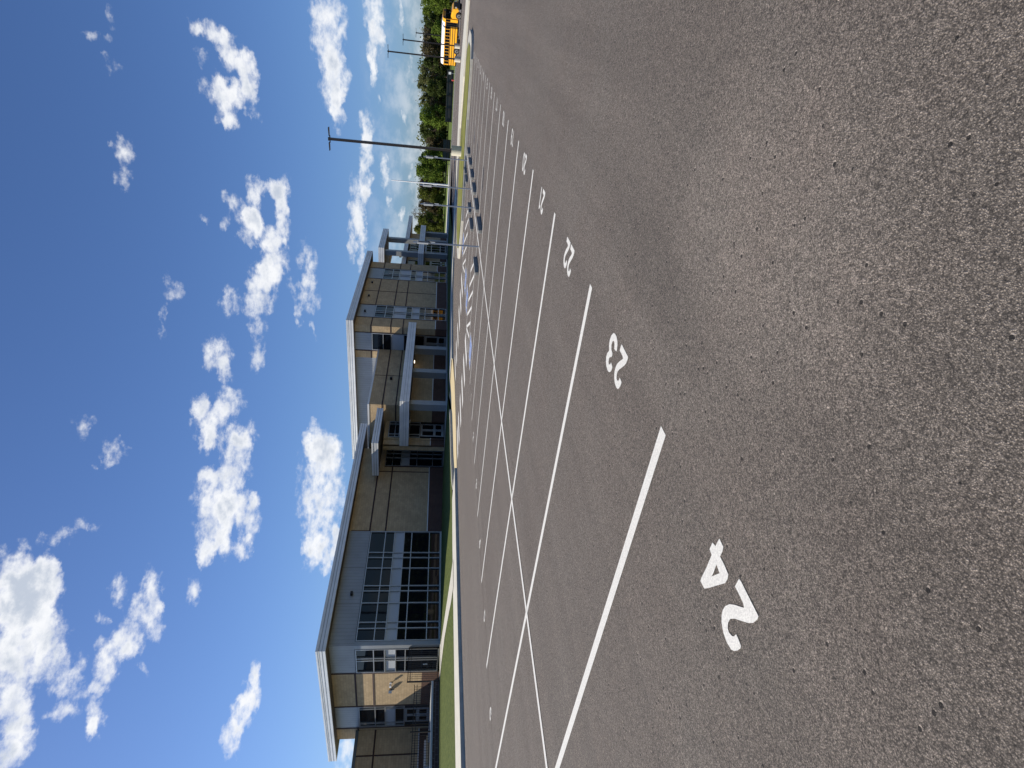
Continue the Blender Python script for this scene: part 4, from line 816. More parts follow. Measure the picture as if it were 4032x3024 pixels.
part('fascia', MB().box(83.711, 92.451, 30.363, 30.477, 9.562, 10.408).box(83.711, 92.451, 34.524, 34.638, 9.562, 10.408).box(83.711, 83.825, 30.477, 34.524, 9.562, 10.408).box(92.337, 92.451, 30.477, 34.524, 9.562, 10.408).box(83.692, 92.47, 30.344, 30.363, 10.322, 10.422).box(83.692, 83.711, 30.363, 34.638, 10.322, 10.422), 'fascia', p122)
part('fascia_trim', MB().box(83.699, 92.462, 30.35, 30.363, 9.849, 9.884).box(83.697, 83.711, 30.363, 34.638, 9.849, 9.884).box(83.699, 92.462, 30.35, 30.363, 10.12, 10.154).box(83.697, 83.711, 30.363, 34.638, 10.12, 10.154), 'post', p122)
part('soffit', MB().box(83.825, 92.337, 30.477, 34.524, 9.567, 9.58), 'soffit', p122)
part('column', MB().box(84.471, 85.117, 31.076, 31.788, -0.289, 9.562), 'post')
part('column', MB().box(84.471, 85.117, 33.403, 34.068, 4.413, 9.562), 'post')
part('column', MB().box(90.123, 90.769, 31.076, 31.788, -0.289, 9.562), 'post')
part('column', MB().box(90.123, 90.769, 33.403, 34.068, 4.413, 9.562), 'post')
part('beam', MB().box(85.117, 90.123, 33.451, 34.021, 8.831, 9.553).box(84.518, 85.041, 31.788, 33.403, 8.878, 9.553), 'tan')
part('column', MB().box(93.971, 94.636, 31.076, 31.788, -0.384, 3.606), 'post')
part('wall', MB().box(72.786, 91.596, 35.968, 36.253, 0.993, 6.551), 'tan')
part('brick_base', MB().box(72.786, 91.596, 35.957, 36.253, -0.479, 0.993), 'brick')
part('wall', MB().box(93.781, 97.106, 35.968, 36.253, 0.993, 6.551), 'tan')
part('brick_base', MB().box(93.781, 97.106, 35.957, 36.253, -0.479, 0.993), 'brick')
part('wall', MB().box(103.566, 107.176, 35.968, 36.253, 0.993, 6.551), 'tan')
part('brick_base', MB().box(103.566, 107.176, 35.957, 36.253, -0.479, 0.993), 'brick')
part('core', MB().box(72.786, 107.176, 36.253, 44.518, -0.479, 6.503), 'interior')
p139 = part('roof', MB().box(72.995, 112.382, 34.372, 45.354, 6.57, 7.168), 'roof')
part('fascia', MB().box(72.881, 112.496, 34.258, 34.372, 6.551, 7.216).box(72.881, 112.496, 45.354, 45.468, 6.551, 7.216).box(72.881, 72.995, 34.372, 45.354, 6.551, 7.216).box(112.382, 112.496, 34.372, 45.354, 6.551, 7.216).box(72.862, 112.515, 34.239, 34.258, 7.13, 7.23).box(72.862, 72.881, 34.258, 45.468, 7.13, 7.23), 'fascia', p139)
part('fascia_trim', MB().box(72.869, 112.507, 34.245, 34.258, 6.773, 6.807).box(72.867, 72.881, 34.258, 45.468, 6.773, 6.807).box(72.869, 112.507, 34.245, 34.258, 6.986, 7.02).box(72.867, 72.881, 34.258, 45.468, 6.986, 7.02), 'post', p139)
part('soffit', MB().box(72.995, 112.382, 34.372, 45.354, 6.555, 6.569), 'soffit', p139)
p143 = part('window', MB().box(97.153, 97.267, 35.944, 36.101, -0.004, 6.456).box(98.189, 98.303, 35.944, 36.101, -0.004, 6.456).box(99.424, 99.538, 35.944, 36.101, -0.004, 6.456).box(100.754, 100.868, 35.944, 36.101, -0.004, 6.456).box(102.084, 102.198, 35.944, 36.101, -0.004, 6.456).box(103.404, 103.518, 35.944, 36.101, -0.004, 6.456).box(97.267, 98.189, 35.947, 36.101, -0.004, 0.11).box(97.267, 98.189, 35.947, 36.101, 0.946, 1.06).box(97.267, 98.189, 35.947, 36.101, 2.504, 2.618).box(97.267, 98.189, 35.947, 36.101, 3.454, 3.568).box(97.267, 98.189, 35.947, 36.101, 4.404, 4.518).box(97.267, 98.189, 35.947, 36.101, 6.342, 6.456).box(98.303, 99.424, 35.947, 36.101, -0.004, 0.11).box(98.303, 99.424, 35.947, 36.101, 0.946, 1.06).box(98.303, 99.424, 35.947, 36.101, 2.504, 2.618).box(98.303, 99.424, 35.947, 36.101, 3.454, 3.568).box(98.303, 99.424, 35.947, 36.101, 4.404, 4.518).box(98.303, 99.424, 35.947, 36.101, 6.342, 6.456).box(99.538, 100.754, 35.947, 36.101, -0.004, 0.11).box(99.538, 100.754, 35.947, 36.101, 0.946, 1.06).box(99.538, 100.754, 35.947, 36.101, 2.504, 2.618).box(99.538, 100.754, 35.947, 36.101, 3.454, 3.568).box(99.538, 100.754, 35.947, 36.101, 4.404, 4.518).box(99.538, 100.754, 35.947, 36.101, 6.342, 6.456).box(100.868, 102.084, 35.947, 36.101, -0.004, 0.11).box(100.868, 102.084, 35.947, 36.101, 0.946, 1.06).box(100.868, 102.084, 35.947, 36.101, 2.504, 2.618).box(100.868, 102.084, 35.947, 36.101, 3.454, 3.568).box(100.868, 102.084, 35.947, 36.101, 4.404, 4.518).box(100.868, 102.084, 35.947, 36.101, 6.342, 6.456).box(102.198, 103.404, 35.947, 36.101, -0.004, 0.11).box(102.198, 103.404, 35.947, 36.101, 0.946, 1.06).box(102.198, 103.404, 35.947, 36.101, 2.504, 2.618).box(102.198, 103.404, 35.947, 36.101, 3.454, 3.568).box(102.198, 103.404, 35.947, 36.101, 4.404, 4.518).box(102.198, 103.404, 35.947, 36.101, 6.342, 6.456), 'frame')
part('glass', MB().box(97.163, 103.509, 36.044, 36.063, 0.005, 0.993), 'glass', p143)
part('glass', MB().box(97.163, 103.509, 36.044, 36.063, 1.012, 2.551), 'glass', p143)
part('glass', MB().box(97.163, 103.509, 36.044, 36.063, 2.57, 3.501), 'glass', p143)
part('spandrel_panel', MB().box(97.163, 103.509, 36.044, 36.063, 3.52, 4.451), 'siding_flat', p143)
part('glass', MB().box(97.163, 103.509, 36.044, 36.063, 4.47, 6.446), 'glass', p143)
p149 = part('window', MB().box(91.643, 91.738, 35.944, 36.101, 2.608, 6.456).box(93.638, 93.733, 35.944, 36.101, 2.608, 6.456).box(91.738, 93.638, 35.947, 36.101, 2.608, 2.703).box(91.738, 93.638, 35.947, 36.101, 3.463, 3.558).box(91.738, 93.638, 35.947, 36.101, 4.413, 4.508).box(91.738, 93.638, 35.947, 36.101, 6.361, 6.456), 'frame')
part('glass', MB().box(91.653, 93.724, 36.044, 36.063, 2.618, 3.501), 'glass', p149)
part('spandrel_panel', MB().box(91.653, 93.724, 36.044, 36.063, 3.52, 4.451), 'siding_flat', p149)
part('glass', MB().box(91.653, 93.724, 36.044, 36.063, 4.47, 6.446), 'glass', p149)
p153 = part('door', MB().box(91.705, 91.847, 35.93, 35.978, -0.099, 2.561).box(92.531, 92.674, 35.93, 35.978, -0.099, 2.561).box(91.847, 92.531, 35.93, 35.978, -0.099, 0.138).box(91.847, 92.531, 35.93, 35.978, 0.689, 0.917).box(91.847, 92.531, 35.93, 35.978, 2.409, 2.561), 'frame')
part('glass', MB().box(91.847, 92.531, 35.949, 35.959, 0.138, 0.689).box(91.847, 92.531, 35.949, 35.959, 0.917, 2.409), 'glass', p153)
part('handle', MB().box(92.574, 92.603, 35.873, 35.93, 0.613, 0.993), 'galv', p153)
p156 = part('door', MB().box(92.702, 92.845, 35.93, 35.978, -0.099, 2.561).box(93.529, 93.671, 35.93, 35.978, -0.099, 2.561).box(92.845, 93.529, 35.93, 35.978, -0.099, 0.138).box(92.845, 93.529, 35.93, 35.978, 0.689, 0.917).box(92.845, 93.529, 35.93, 35.978, 2.409, 2.561), 'frame')
part('glass', MB().box(92.845, 93.529, 35.949, 35.959, 0.138, 0.689).box(92.845, 93.529, 35.949, 35.959, 0.917, 2.409), 'glass', p156)
part('handle', MB().box(92.774, 92.802, 35.873, 35.93, 0.613, 0.993), 'galv', p156)
part('seam', MB().box(77.678, 77.773, 35.943, 35.968, 0.993, 6.551), 'seam')
part('seam', MB().box(83.378, 83.473, 35.943, 35.968, 0.993, 6.551), 'seam')
part('seam', MB().box(88.128, 88.223, 35.943, 35.968, 0.993, 6.551), 'seam')
part('seam', MB().box(72.786, 91.596, 35.94, 35.968, 4.969, 5.092), 'seam')
part('wall', MB().box(72.596, 72.786, 28.463, 45.468, -0.194, 10.066), 'tan')
part('added_shade_block', MB().box(73.926, 82.476, 35.208, 45.468, -0.479, 11.681), 'siding')  # unseen block, added to shade the columns of the far canopy
part('roof_vent', MB().bar((102.426, 38.818, 7.121), (102.426, 38.818, 8.166), 0.114, 8).bar((102.426, 38.818, 8.071), (102.426, 38.818, 8.451), 0.285, 8), 'black')
# ------------------------------------------------------------------ retaining wall, railing and gate on the left
rw = empty('retaining_wall', 'low dark brick retaining wall with pale stone cap beside the lawn', 'wall', (18.85, 35.95, .3)); rw.location = (0, 0, 0)
MB().box(-12, 18.82, 35.97, 36.24, .1, .76).box(18.55, 18.82, 36.24, 47, .1, .76).build('brickwork', M_['block_dark'], rw)
MB().box(-12, 18.86, 35.93, 36.28, .76, .89).box(18.51, 18.86, 36.28, 47, .76, .89).build('cap', M_['cap'], rw)
tr_ = MB().box(-12, 18.55, 36.24, 47.0, 0, .74).box(18.82, 21.38, 40.8, 47.0, 0, .70).build('terrace', M_['concrete']); tag(tr_, kind='structure')
rl = empty('railing', 'black picket railing on top of the pale cap of the retaining wall', 'railing', (0, 0, 0))
def picket_run(x0, x1, y, zb, zt, parent, step=.15):
    MB().box(x0, x1, y-.02, y+.02, zt-.04, zt).box(x0, x1, y-.02, y+.02, zt-.20, zt-.165).box(x0, x1, y-.02, y+.02, zb+.06, zb+.10).build('rail', M_['black'], parent)
    p = MB(); n = int((x1-x0)/step)
    for i in range(1, n): x = x0+i*step; p.box(x-.009, x+.009, y-.009, y+.009, zb+.1, zt-.04)
    return p.build('pickets', M_['black'], parent)
for x0, x1 in ((15.7, 18.7), (13.2, 15.62), (10.7, 13.12), (8.2, 10.62)): picket_run(x0, x1, 36.08, .89, 2.02, rl)
for x in (15.66, 13.16, 10.66, 8.16): MB().box(x-.035, x+.035, 36.04, 36.12, .89, 2.1).bar((x, 36.08, 2.1), (x, 36.08, 2.15), .05, 8).build('post', M_['black'], rl)
gt_ = empty('gate', 'tall black picket gate panel between the wall end and the glazed corner', 'gate', (0, 0, 0))
picket_run(18.95, 21.3, 36.02, .42, 2.50, gt_, .14)
MB().box(18.84, 18.92, 35.98, 36.06, .3, 2.52).build('post', M_['black'], gt_)
MB().box(21.28, 21.36, 35.98, 36.06, .3, 2.52).build('post', M_['black'], gt_)
MB().box(20.1, 20.16, 36.04, 36.10, 1.2, 1.5).build('latch', M_['galv'], gt_)
bench = empty('planter', 'low stepped tan block planter on the terrace, seen through the black railing', 'planter', (0, 0, 0))
MB().box(17.2, 19.0, 43.4, 44.0, .7, 1.0).build('lower_step', M_['tan'], bench); MB().box(17.2, 19.0, 44.0, 44.6, .7, 1.14).build('upper_step', M_['coping'], bench)

# ------------------------------------------------------------------ school bus
def make_bus():
    """local frame: +x = forward, +y = left, z up, origin at ground under the rear axle"""
    t = empty('school_bus', 'yellow school bus with white roof, black rub rails and windows, parked beyond the lot', 'school bus')
    LX0, LX1 = -2.75, 5.45; HW = 1.22
    def sec(z0, zs, top):   # half-section outline y,z
        return [(-HW, z0), (-HW, zs), (-HW+.10, zs+.22), (-HW+.42, top-.07), (0, top), (HW-.42, top-.07), (HW-.10, zs+.22), (HW, zs), (HW, z0)]
    def loft(x0, x1, pts, mb, pull=0):
        n = len(pts); xs_ = [x0, x1]; vs = [(x, y, z) for x in xs_ for y, z in pts]
        fs = [(j, (j+1) % n, n+(j+1) % n, n+j) for j in range(n)]+[tuple(range(n-1, -1, -1)), tuple(range(n, 2*n))]
        return mb.add(vs, fs)
    body = loft(LX0, LX1, [(-HW, .62), (-HW, 2.62), (-HW+.08, 2.72), (HW-.08, 2.72), (HW, 2.62), (HW, .62)], MB()).build('body', M_['bus_yellow'], t)
    loft(LX0+.05, LX1-.55, [(-HW+.01, 2.60), (-HW+.02, 2.74), (-HW+.14, 2.92), (-HW+.45, 3.06), (0, 3.12), (HW-.45, 3.06), (HW-.14, 2.92), (HW-.02, 2.74), (HW-.01, 2.60)], MB()).build('roof', M_['white'], t)
    loft(LX1-.549, LX1+.03, [(-HW+.01, 2.60), (-HW+.03, 2.80), (-HW+.3, 3.0), (0, 3.07), (HW-.3, 3.0), (HW-.03, 2.80), (HW-.01, 2.60)], MB()).build('front_cap', M_['bus_yellow'], t)
    # hood, narrowing forward
    h = MB(); P = []
    for x, w, z0, z1 in ((LX1-.02, 1.12, .55, 1.78), (LX1+1.0, 1.04, .55, 1.62), (LX1+1.55, .96, .6, 1.42), (LX1+1.7, .88, .7, 1.15)):
        P += [(x, -w, z0), (x, -w, z1-.22), (x, -w+.25, z1), (x, w-.25, z1), (x, w, z1-.22), (x, w, z0)]
    fs = [(i*6+j, i*6+(j+1) % 6, (i+1)*6+(j+1) % 6, (i+1)*6+j) for i in range(3) for j in range(6)]+[(5, 4, 3, 2, 1, 0), (18, 19, 20, 21, 22, 23)]
    hood = h.add(P, fs).build('hood', M_['bus_yellow'], t)
    MB().box(LX1+1.62, LX1+1.73, -.5, .5, .72, 1.32).build('grille', M_['bus_black'], hood)
    for s in (-1, 1):
        MB().bar((LX1+1.5, s*.72, .98), (LX1+1.76, s*.72, .98), .12, 12).build('headlight', M_['white'], hood)
    MB().box(LX1+1.70, LX1+1.88, -1.15, 1.15, .38, .70).build('front_bumper', M_['bus_black'], t)
    MB().box(LX0-.14, LX0-.002, -1.2, 1.2, .45, .75).build('rear_bumper', M_['bus_black'], t)
    # windscreen and wrap
    ws = MB().box(LX1-.02, LX1+.035, -1.12, 1.12, 1.80, 2.52).box(LX1-.42, LX1-.03, -HW-.01, -HW+.02, 1.78, 2.52).box(LX1-.42, LX1-.03, HW-.02, HW+.01, 1.78, 2.52).build('windscreen', M_['glass'], t)
    MB().box(LX1+.036, LX1+.05, -.03, .03, 1.80, 2.52).build('pillar', M_['bus_black'], ws)
    MB().box(LX1+.03, LX1+.06, -.98, -.62, 2.62, 2.86).box(LX1+.03, LX1+.06, .62, .98, 2.62, 2.86).box(LX1+.03, LX1+.05, -1.15, 1.15, 2.53, 2.60).build('warning_lamps', M_['bus_black'], t)
    # side windows
    for s in (-1, 1):
        for i in range(12):
            x0 = LX0+.20+i*.575
            if s < 0 and x0 > 4.0: continue
            y = s*(HW+.004)
            fr = MB().box(x0, x0+.50, min(y, y-s*.03), max(y, y-s*.03), 1.80, 2.52).build('window', M_['glass'], t)
            MB().box(x0, x0+.50, *sorted((y, y+s*.008)), 2.14, 2.17).build('sash', M_['bus_black'], fr)
        rr = MB()
        x1 = LX1-1.25 if s < 0 else LX1-.1
        for z in (1.72, 1.34, .98): rr.box(LX0+.02, x1, *sorted((s*HW, s*(HW+.03))), z-.045, z+.045)
        rr.build('rub_rail', M_['bus_black'], t)
        MB().box(LX0+1.0, LX0+1.1, *sorted((s*HW, s*(HW+.02))), .6, .62).build('skirt_trim', M_['bus_black'], t)
    d = MB().box(LX1-1.20, LX1-.48, -HW-.02, -HW+.02, .58, 2.50).build('door', M_['bus_black'], t)
    MB().box(LX1-1.14, LX1-.87, -HW-.026, -HW-.018, .75, 2.42).box(LX1-.81, LX1-.54, -HW-.026, -HW-.018, .75, 2.42).build('door_glass', M_['glass'], d)
    for x, y_, in ((0, 1), (0, -1), (6.15, 1), (6.15, -1)):
        yy = y_*1.10
        ty = MB().bar((x, yy-.16, .50), (x, yy+.16, .50), .50, 24).build('wheel', M_['tyre'], t)
        MB().bar((x, yy+y_*.155, .50), (x, yy+y_*.18, .50), .29, 20, .27).build('rim', M_['rim'], ty)
        MB().bar((x, yy+y_*.17, .50), (x, yy+y_*.24, .50), .12, 10).build('hub', M_['bus_black'], ty)
        a = MB(); n = 14
        vs = []; fs = []
        yo = y_*(HW+.004)
        for i in range(n+1):
            an = math.pi*i/n
            vs += [(x+.56*math.cos(an), yo, .5+.56*math.sin(an)), (x+.66*math.cos(an), yo, .5+.66*math.sin(an))]
        if x == 0:
            vs2 = [(x+.56*math.cos(math.pi*i/n), yo, .5+.56*math.sin(math.pi*i/n)) for i in range(n+1)]
            a.add(vs2, [tuple(range(n+1))] if y_ < 0 else [tuple(range(n, -1, -1))]); a.build('wheel_arch', M_['bus_black'], t)
    MB().box(LX0+.3, LX1-1.3, -1.0, 1.0, .42, .64).box(.9, 2.4, -1.12, -.6, .30, .62).box(2.7, 3.9, -1.1, -.65, .36, .62).build('chassis', M_['bus_black'], t)
    for s in (-1, 1):
        m = MB().bar((LX1+1.2, s*.9, 1.5), (LX1+1.25, s*1.25, 1.85), .02, 6).box(LX1+1.2, LX1+1.3, s*1.25-.11, s*1.25+.11, 1.75, 2.05).build('mirror', M_['bus_black'], t)
    cu = bpy.data.curves.new('lettering', 'FONT'); cu.body = 'SCHOOL BUS'; cu.size = .27; cu.align_x = 'CENTER'; cu.extrude = .004
    tmp = bpy.data.objects.new('tmp', cu); C.objects.link(tmp)
    me = bpy.data.meshes.new_from_object(tmp.evaluated_get(bpy.context.evaluated_depsgraph_get())); bpy.data.objects.remove(tmp)
    me.materials.clear(); me.materials.append(M_['bus_black'])
    lt = bpy.data.objects.new('lettering', me); C.objects.link(lt); lt.parent = t
    lt.matrix_local = Matrix.Translation((LX1+.052, 0, 2.66)) @ Matrix.Rotation(R(90), 4, 'Z') @ Matrix.Rotation(R(90), 4, 'X')
    me.transform(Matrix.Scale(.78, 4, (1, 0, 0)))
    return t
bus = make_bus(); bus.location = (110.6, 4.3, -.80); bus.rotation_euler = (0, 0, math.atan2(-.83, -.56))

# ------------------------------------------------------------------ fence beyond the far kerb
def far_fence(pts, h, name, label, screen=None):
    t = empty(name, label, 'fence', (0, 0, 0))
    rail = MB(); n = len(pts)
    for (x0, y0, z0), (x1, y1, z1) in zip(pts, pts[1:]):
        for f in (1.0, .5, .12): rail.bar((x0, y0, z0+h*f), (x1, y1, z1+h*f), .035, 4)
    rail.build('rail', M_['black'], t)
    for x, y, z in pts: MB().bar((x, y, z-.1), (x, y, z+h+.08), .06, 6).build('post', M_['black'], t)
    if screen:
        s = MB()
        for (x0, y0, z0), (x1, y1, z1) in zip(pts, pts[1:]):
            s.add([(x0+.1, y0, z0+.1), (x1+.1, y1, z1+.1), (x1+.1, y1, z1+h), (x0+.1, y0, z0+h), (x0+.13, y0, z0+.1), (x1+.13, y1, z1+.1), (x1+.13, y1, z1+h), (x0+.13, y0, z0+h)],
                  [(0, 1, 2, 3), (7, 6, 5, 4), (3, 2, 6, 7)])
        s.build('wind_screen', M_['screen'], t)
    return t
def run(x0, y0, x1, y1, n, z=None): return [(x0+(x1-x0)*i/n, y0+(y1-y0)*i/n, G(x0+(x1-x0)*i/n, y0+(y1-y0)*i/n) if z is None else z) for i in range(n+1)]
far_fence(run(146, 26.2, 144, 36.5, 4, -.95), 1.15, 'lawn_fence', 'low black rail fence across the green lawn behind the nearest lamp pole')
far_fence(run(160, 12.5, 158, 24.0, 4), 1.75, 'field_fence', 'tall fence with dark wind screen left of the school bus rear', True)
far_fence(run(159, 28.5, 157, 33.2, 2), 2.0, 'field_fence', 'short stretch of dark screened fence behind the nearest lamp pole', True)
sg = empty('notice', 'small white notice on a thin post before the dark screened fence', 'sign', (147, 11.95, -.9))
MB().bar((0, 0, 0), (0, 0, 1.2), .04, 6).build('post', M_['galv'], sg); MB().box(-.04, -.02, -.25, .25, .9, 1.45).build('panel', M_['white'], sg)
rd = empty('marker', 'small red marker in the grass before the dark screened fence', 'marker', (147, 13.3, -.9))
MB().bar((0, 0, 0), (0, 0, .55), .16, 10, .12).build('base', M_['red'], rd); MB().bar((0, 0, .55), (0, 0, .72), .2, 10, .06).bar((0, -.26, .42), (0, .26, .42), .07, 8).build('cap', M_['red'], rd)

# ------------------------------------------------------------------ trees
def leaf_mat(name, a, b):
    m = bpy.data.materials.new(name); m.use_nodes = True; t = m.node_tree; bs = t.nodes['Principled BSDF']
    bs.inputs['Roughness'].default_value = .8; bs.inputs['Specular IOR Level'].default_value = .15
    tcn = t.nodes.new('ShaderNodeTexCoord'); n = t.nodes.new('ShaderNodeTexNoise'); n.inputs['Scale'].default_value = .9; n.inputs['Detail'].default_value = 4
    t.links.new(tcn.outputs['Object'], n.inputs['Vector']); r = t.nodes.new('ShaderNodeValToRGB'); t.links.new(n.outputs['Fac'], r.inputs[0])
    r.color_ramp.elements[0].position = .35; r.color_ramp.elements[0].color = (*a, 1); r.color_ramp.elements[1].position = .65; r.color_ramp.elements[1].color = (*b, 1)
    t.links.new(r.outputs[0], bs.inputs['Base Color'])
    tr = t.nodes.new('ShaderNodeBsdfTranslucent'); t.links.new(r.outputs[0], tr.inputs['Color'])
    mx = t.nodes.new('ShaderNodeMixShader'); mx.inputs[0].default_value = .35
    out = t.nodes['Material Output']; t.links.new(bs.outputs[0], mx.inputs[1]); t.links.new(tr.outputs[0], mx.inputs[2]); t.links.new(mx.outputs[0], out.inputs['Surface'])
    return m
LM = {'g': leaf_mat('bright_leaves', (0.095, 0.138, 0.021), (0.190, 0.264, 0.041)), 'd': leaf_mat('dark_leaves', (0.045, 0.066, 0.018), (0.095, 0.122, 0.028)),
      'b': leaf_mat('brownish_leaves', (0.076, 0.061, 0.035), (0.152, 0.127, 0.058)), 'l': leaf_mat('pale_leaves', (0.101, 0.110, 0.035), (0.202, 0.220, 0.082)),
      'o': leaf_mat('olive_leaves', (0.076, 0.093, 0.018), (0.177, 0.198, 0.035)), 'r': leaf_mat('reddish_leaves', (0.076, 0.039, 0.028), (0.152, 0.093, 0.046)),
      'n': leaf_mat('sparse_leaves', (0.090, 0.066, 0.046), (0.152, 0.122, 0.082))}
DENS = {'g': 6500, 'd': 6000, 'b': 3300, 'l': 3200, 'o': 4800, 'r': 4000, 'n': 700}
def quads(P, size, rng):
    n = len(P); a = rng.normal(size=(n, 3)); a /= np.linalg.norm(a, axis=1)[:, None]
    b = np.cross(a, rng.normal(size=(n, 3))); b /= np.linalg.norm(b, axis=1)[:, None]
    s = (size*(.6+.8*rng.random(n)))[:, None]
    V = np.stack([P-a*s-b*s*.6, P+a*s-b*s*.6, P+a*s+b*s*.6, P-a*s+b*s*.6], 1).reshape(-1, 3)
    me = bpy.data.meshes.new('crown'); me.vertices.add(4*n); me.vertices.foreach_set('co', V.ravel().astype('f'))
    me.loops.add(4*n); me.loops.foreach_set('vertex_index', np.arange(4*n, dtype='i'))
    me.polygons.add(n); me.polygons.foreach_set('loop_start', np.arange(0, 4*n, 4, dtype='i')); me.polygons.foreach_set('loop_total', np.full(n, 4, 'i'))
    me.update(); me.validate(); return me
def tree(x, y, h, r, kind, label, seed):
    rng = np.random.default_rng(seed); zb = G(x, y)
    t = empty('tree', label, 'tree', (x, y, zb), 'trees along the far edge of the field'); H = h-zb
    # trunk and limbs
    m = MB(); m.bar((0, 0, -.2), (.1, .05, H*.45), .22, 8, .13); ends = []
    for i in range(9):
        a = i*2.4+rng.random(); z0 = H*(.15+.04*i); e = (r*.62*math.cos(a)*(.6+.4*rng.random()), r*.62*math.sin(a), z0+H*(.22+.2*rng.random()))
        m.bar((.05, .02, z0), e, .09, 5, .03); ends.append(e)
        for j in range(3 if kind in 'nbl' else 1):
            b = a+rng.normal()*.6; e2 = (e[0]+r*.35*math.cos(b), e[1]+r*.35*math.sin(b), min(H*.98, e[2]+H*.22*rng.random()+.3)); m.bar(e, e2, .035, 4, .012)
            if kind in 'nbl':
                for q in range(2): m.bar(e2, (e2[0]+rng.normal()*.4, e2[1]+rng.normal()*.4, e2[2]+.3+rng.random()*.7), .018, 3, .006)
    m.bar((.1, .05, H*.45), (0, 0, H*.86), .12, 6, .02)
    m.build('trunk', M_['bark'], t)
    # crown: clumps of leaves scattered over a lumpy outline
    nc = 46 if kind in 'gdo' else 34; low = .06 if kind in 'gdo' else .2
    cs = []
    for i in range(nc):
        u = rng.random()*2*math.pi; v = rng.random(); rr = r*(.45+.55*rng.random())
        zz = low+(1-low)*v; prof = math.sin(math.pi*min(1, max(0, (zz*.82+.14))))**.6
        cs.append((rr*prof*math.cos(u), rr*prof*math.sin(u), H*(.04+.90*zz), (.26+.22*rng.random())*r))
    per = DENS[kind]//nc; P = []
    for c0, c1, c2, cr in cs:
        d = rng.normal(size=(per, 3)); d /= np.linalg.norm(d, axis=1)[:, None]; q = rng.random((per, 1))**.45*cr
        pp = d*q*np.array([1, 1, .8])+np.array([c0, c1, c2]); P.append(pp)
    P = np.concatenate(P); P = P[(P[:, 2] > .1) & (P[:, 2] < H)]
    me = quads(P, .15 if kind != 'n' else .09, rng); me.materials.append(LM[kind])
    o = bpy.data.objects.new('crown', me); C.objects.link(o); o.parent = t
    return t
DESC = {'g': 'bright green leafy tree', 'd': 'dark green dense tree', 'b': 'brownish half-bare tree', 'l': 'pale airy tree', 'o': 'olive green rounded tree', 'r': 'reddish brown tree', 'n': 'nearly leafless tree'}
WHERE = ['at the outer end of the tree line, beyond the bus nose', 'behind the bonnet of the bus', 'behind the windscreen of the bus', 'low, behind the front door of the bus',
 'taller, behind the front door of the bus', 'behind the middle windows of the bus, right of the farthest lamp pole', 'behind the middle windows of the bus, between the lamp poles', 'behind the rear windows of the bus',
 'just left of the bus rear, the taller of the pair', 'just left of the bus rear, the second of the pair', 'low in front of the pale pair of trees', 'alone, left of the pale pair', 'low, over the dark screened fence',
 'standing out between brown trees, right of the nearest lamp pole', 'just right of the nearest lamp pole', 'directly beside the nearest lamp pole', 'low, directly behind the nearest lamp pole',
 'just left of the nearest lamp pole, behind the farthest sign post', 'second left of the nearest lamp pole', 'behind the white flagpole', 'between the flagpole and the next sign post', 'behind the middle sign posts',
 'between the sign posts and the far canopy', 'below the bare twigs, near the far canopy', 'next to the far canopy', 'partly behind the edge of the far canopy', 'behind the far canopy columns']
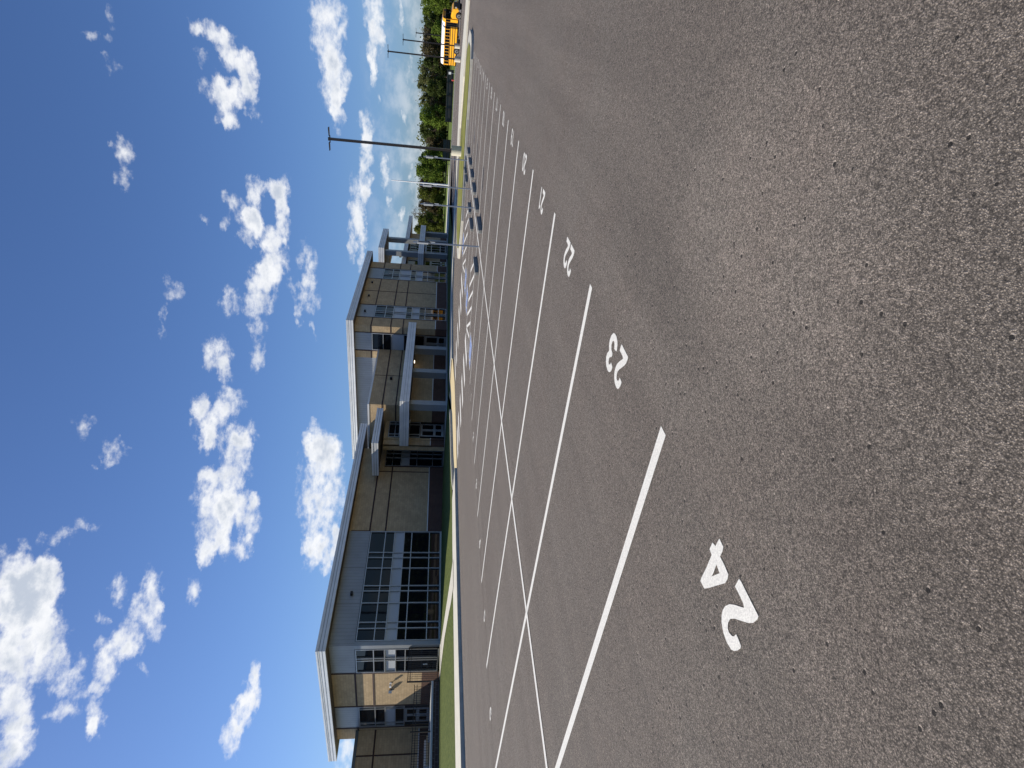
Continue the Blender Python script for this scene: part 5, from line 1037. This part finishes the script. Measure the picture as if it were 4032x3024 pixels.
TREES = [(186.5, -1.8, 8.5, 3.1, 'g'), (192.5, 1.5, 8.2, 2.1, 'g'), (188.4, 3.7, 7.7, 2.1, 'd'), (180.3, 5.4, 5.4, 2.3, 'g'), (196.3, 6.5, 8.1, 2.6, 'b'), (193.2, 9.1, 8.2, 2.6, 'b'), (190.0, 11.6, 8.3, 2.8, 'b'), (185.8, 13.7, 7.3, 2.0, 'd'), (191.5, 17.3, 9.9, 2.8, 'l'), (194.2, 20.3, 9.4, 2.6, 'l'), (181.2, 19.5, 5.9, 2.7, 'd'), (194.6, 24.8, 8.8, 2.2, 'l'), (182.7, 23.2, 5.1, 2.9, 'b'), (180.2, 26.6, 7.9, 3.0, 'g'), (183.5, 30.9, 7.9, 2.7, 'd'), (185.0, 33.9, 5.9, 2.1, 'b'), (182.6, 35.8, 5.2, 1.8, 'b'), (179.0, 38.1, 8.0, 2.7, 'g'), (179.2, 41.5, 8.4, 3.2, 'g'), (182.2, 46.2, 7.5, 2.2, 'r'), (179.4, 48.8, 8.3, 2.8, 'o'), (182.5, 52.6, 7.8, 2.4, 'b'), (183.6, 55.9, 10.0, 2.2, 'n'), (175.3, 55.5, 7.8, 2.5, 'o'), (176.2, 59.1, 8.9, 3.0, 'o'), (177.0, 62.8, 8.1, 3.0, 'o'), (178.5, 67.5, 7.4, 3.1, 'd')]
for i, (x, y, h, r, k) in enumerate(TREES): tree(x, y, h, r, k, DESC[k]+' '+WHERE[i], 100+i)
rng = np.random.default_rng(5); P = []
for i in range(640):
    y = -25+110*rng.random(); x = 199+6*rng.random()-.12*max(0, y); hh = 4.2+4.6*rng.random(); cr = 1.0+.8*rng.random()
    d = rng.normal(size=(75, 3)); d /= np.linalg.norm(d, axis=1)[:, None]
    P.append(d*rng.random((75, 1))**.4*1.0*np.array([cr, cr, hh*.6])+np.array([x, y, -.2+hh*.55]))
me = quads(np.concatenate(P), .24, rng); me.materials.append(LM['o'])
uw = bpy.data.objects.new('undergrowth', me); C.objects.link(uw); tag(uw, 'dark tangled undergrowth filling the foot of the far tree line', 'undergrowth', kind='stuff')

# woods on the far side of the lot, behind the photographer: added for the school's windows to reflect
P = []
for i in range(520):
    x = -60+330*i/520; y = -135-6*rng.random(); hh = 8+5*rng.random()+3*math.sin(x*.05); cr = 2.2+1.5*rng.random()
    d = rng.normal(size=(60, 3)); d /= np.linalg.norm(d, axis=1)[:, None]
    P.append(d*rng.random((60, 1))**.33*np.array([cr, cr, hh*.5])+np.array([x, y, -.3+hh*.5]))
me = quads(np.concatenate(P), .75, rng); me.materials.append(LM['d'])
wd = bpy.data.objects.new('woods', me); C.objects.link(wd); tag(wd, 'dark unseen wood, added for the school windows to reflect', 'wood', kind='stuff')
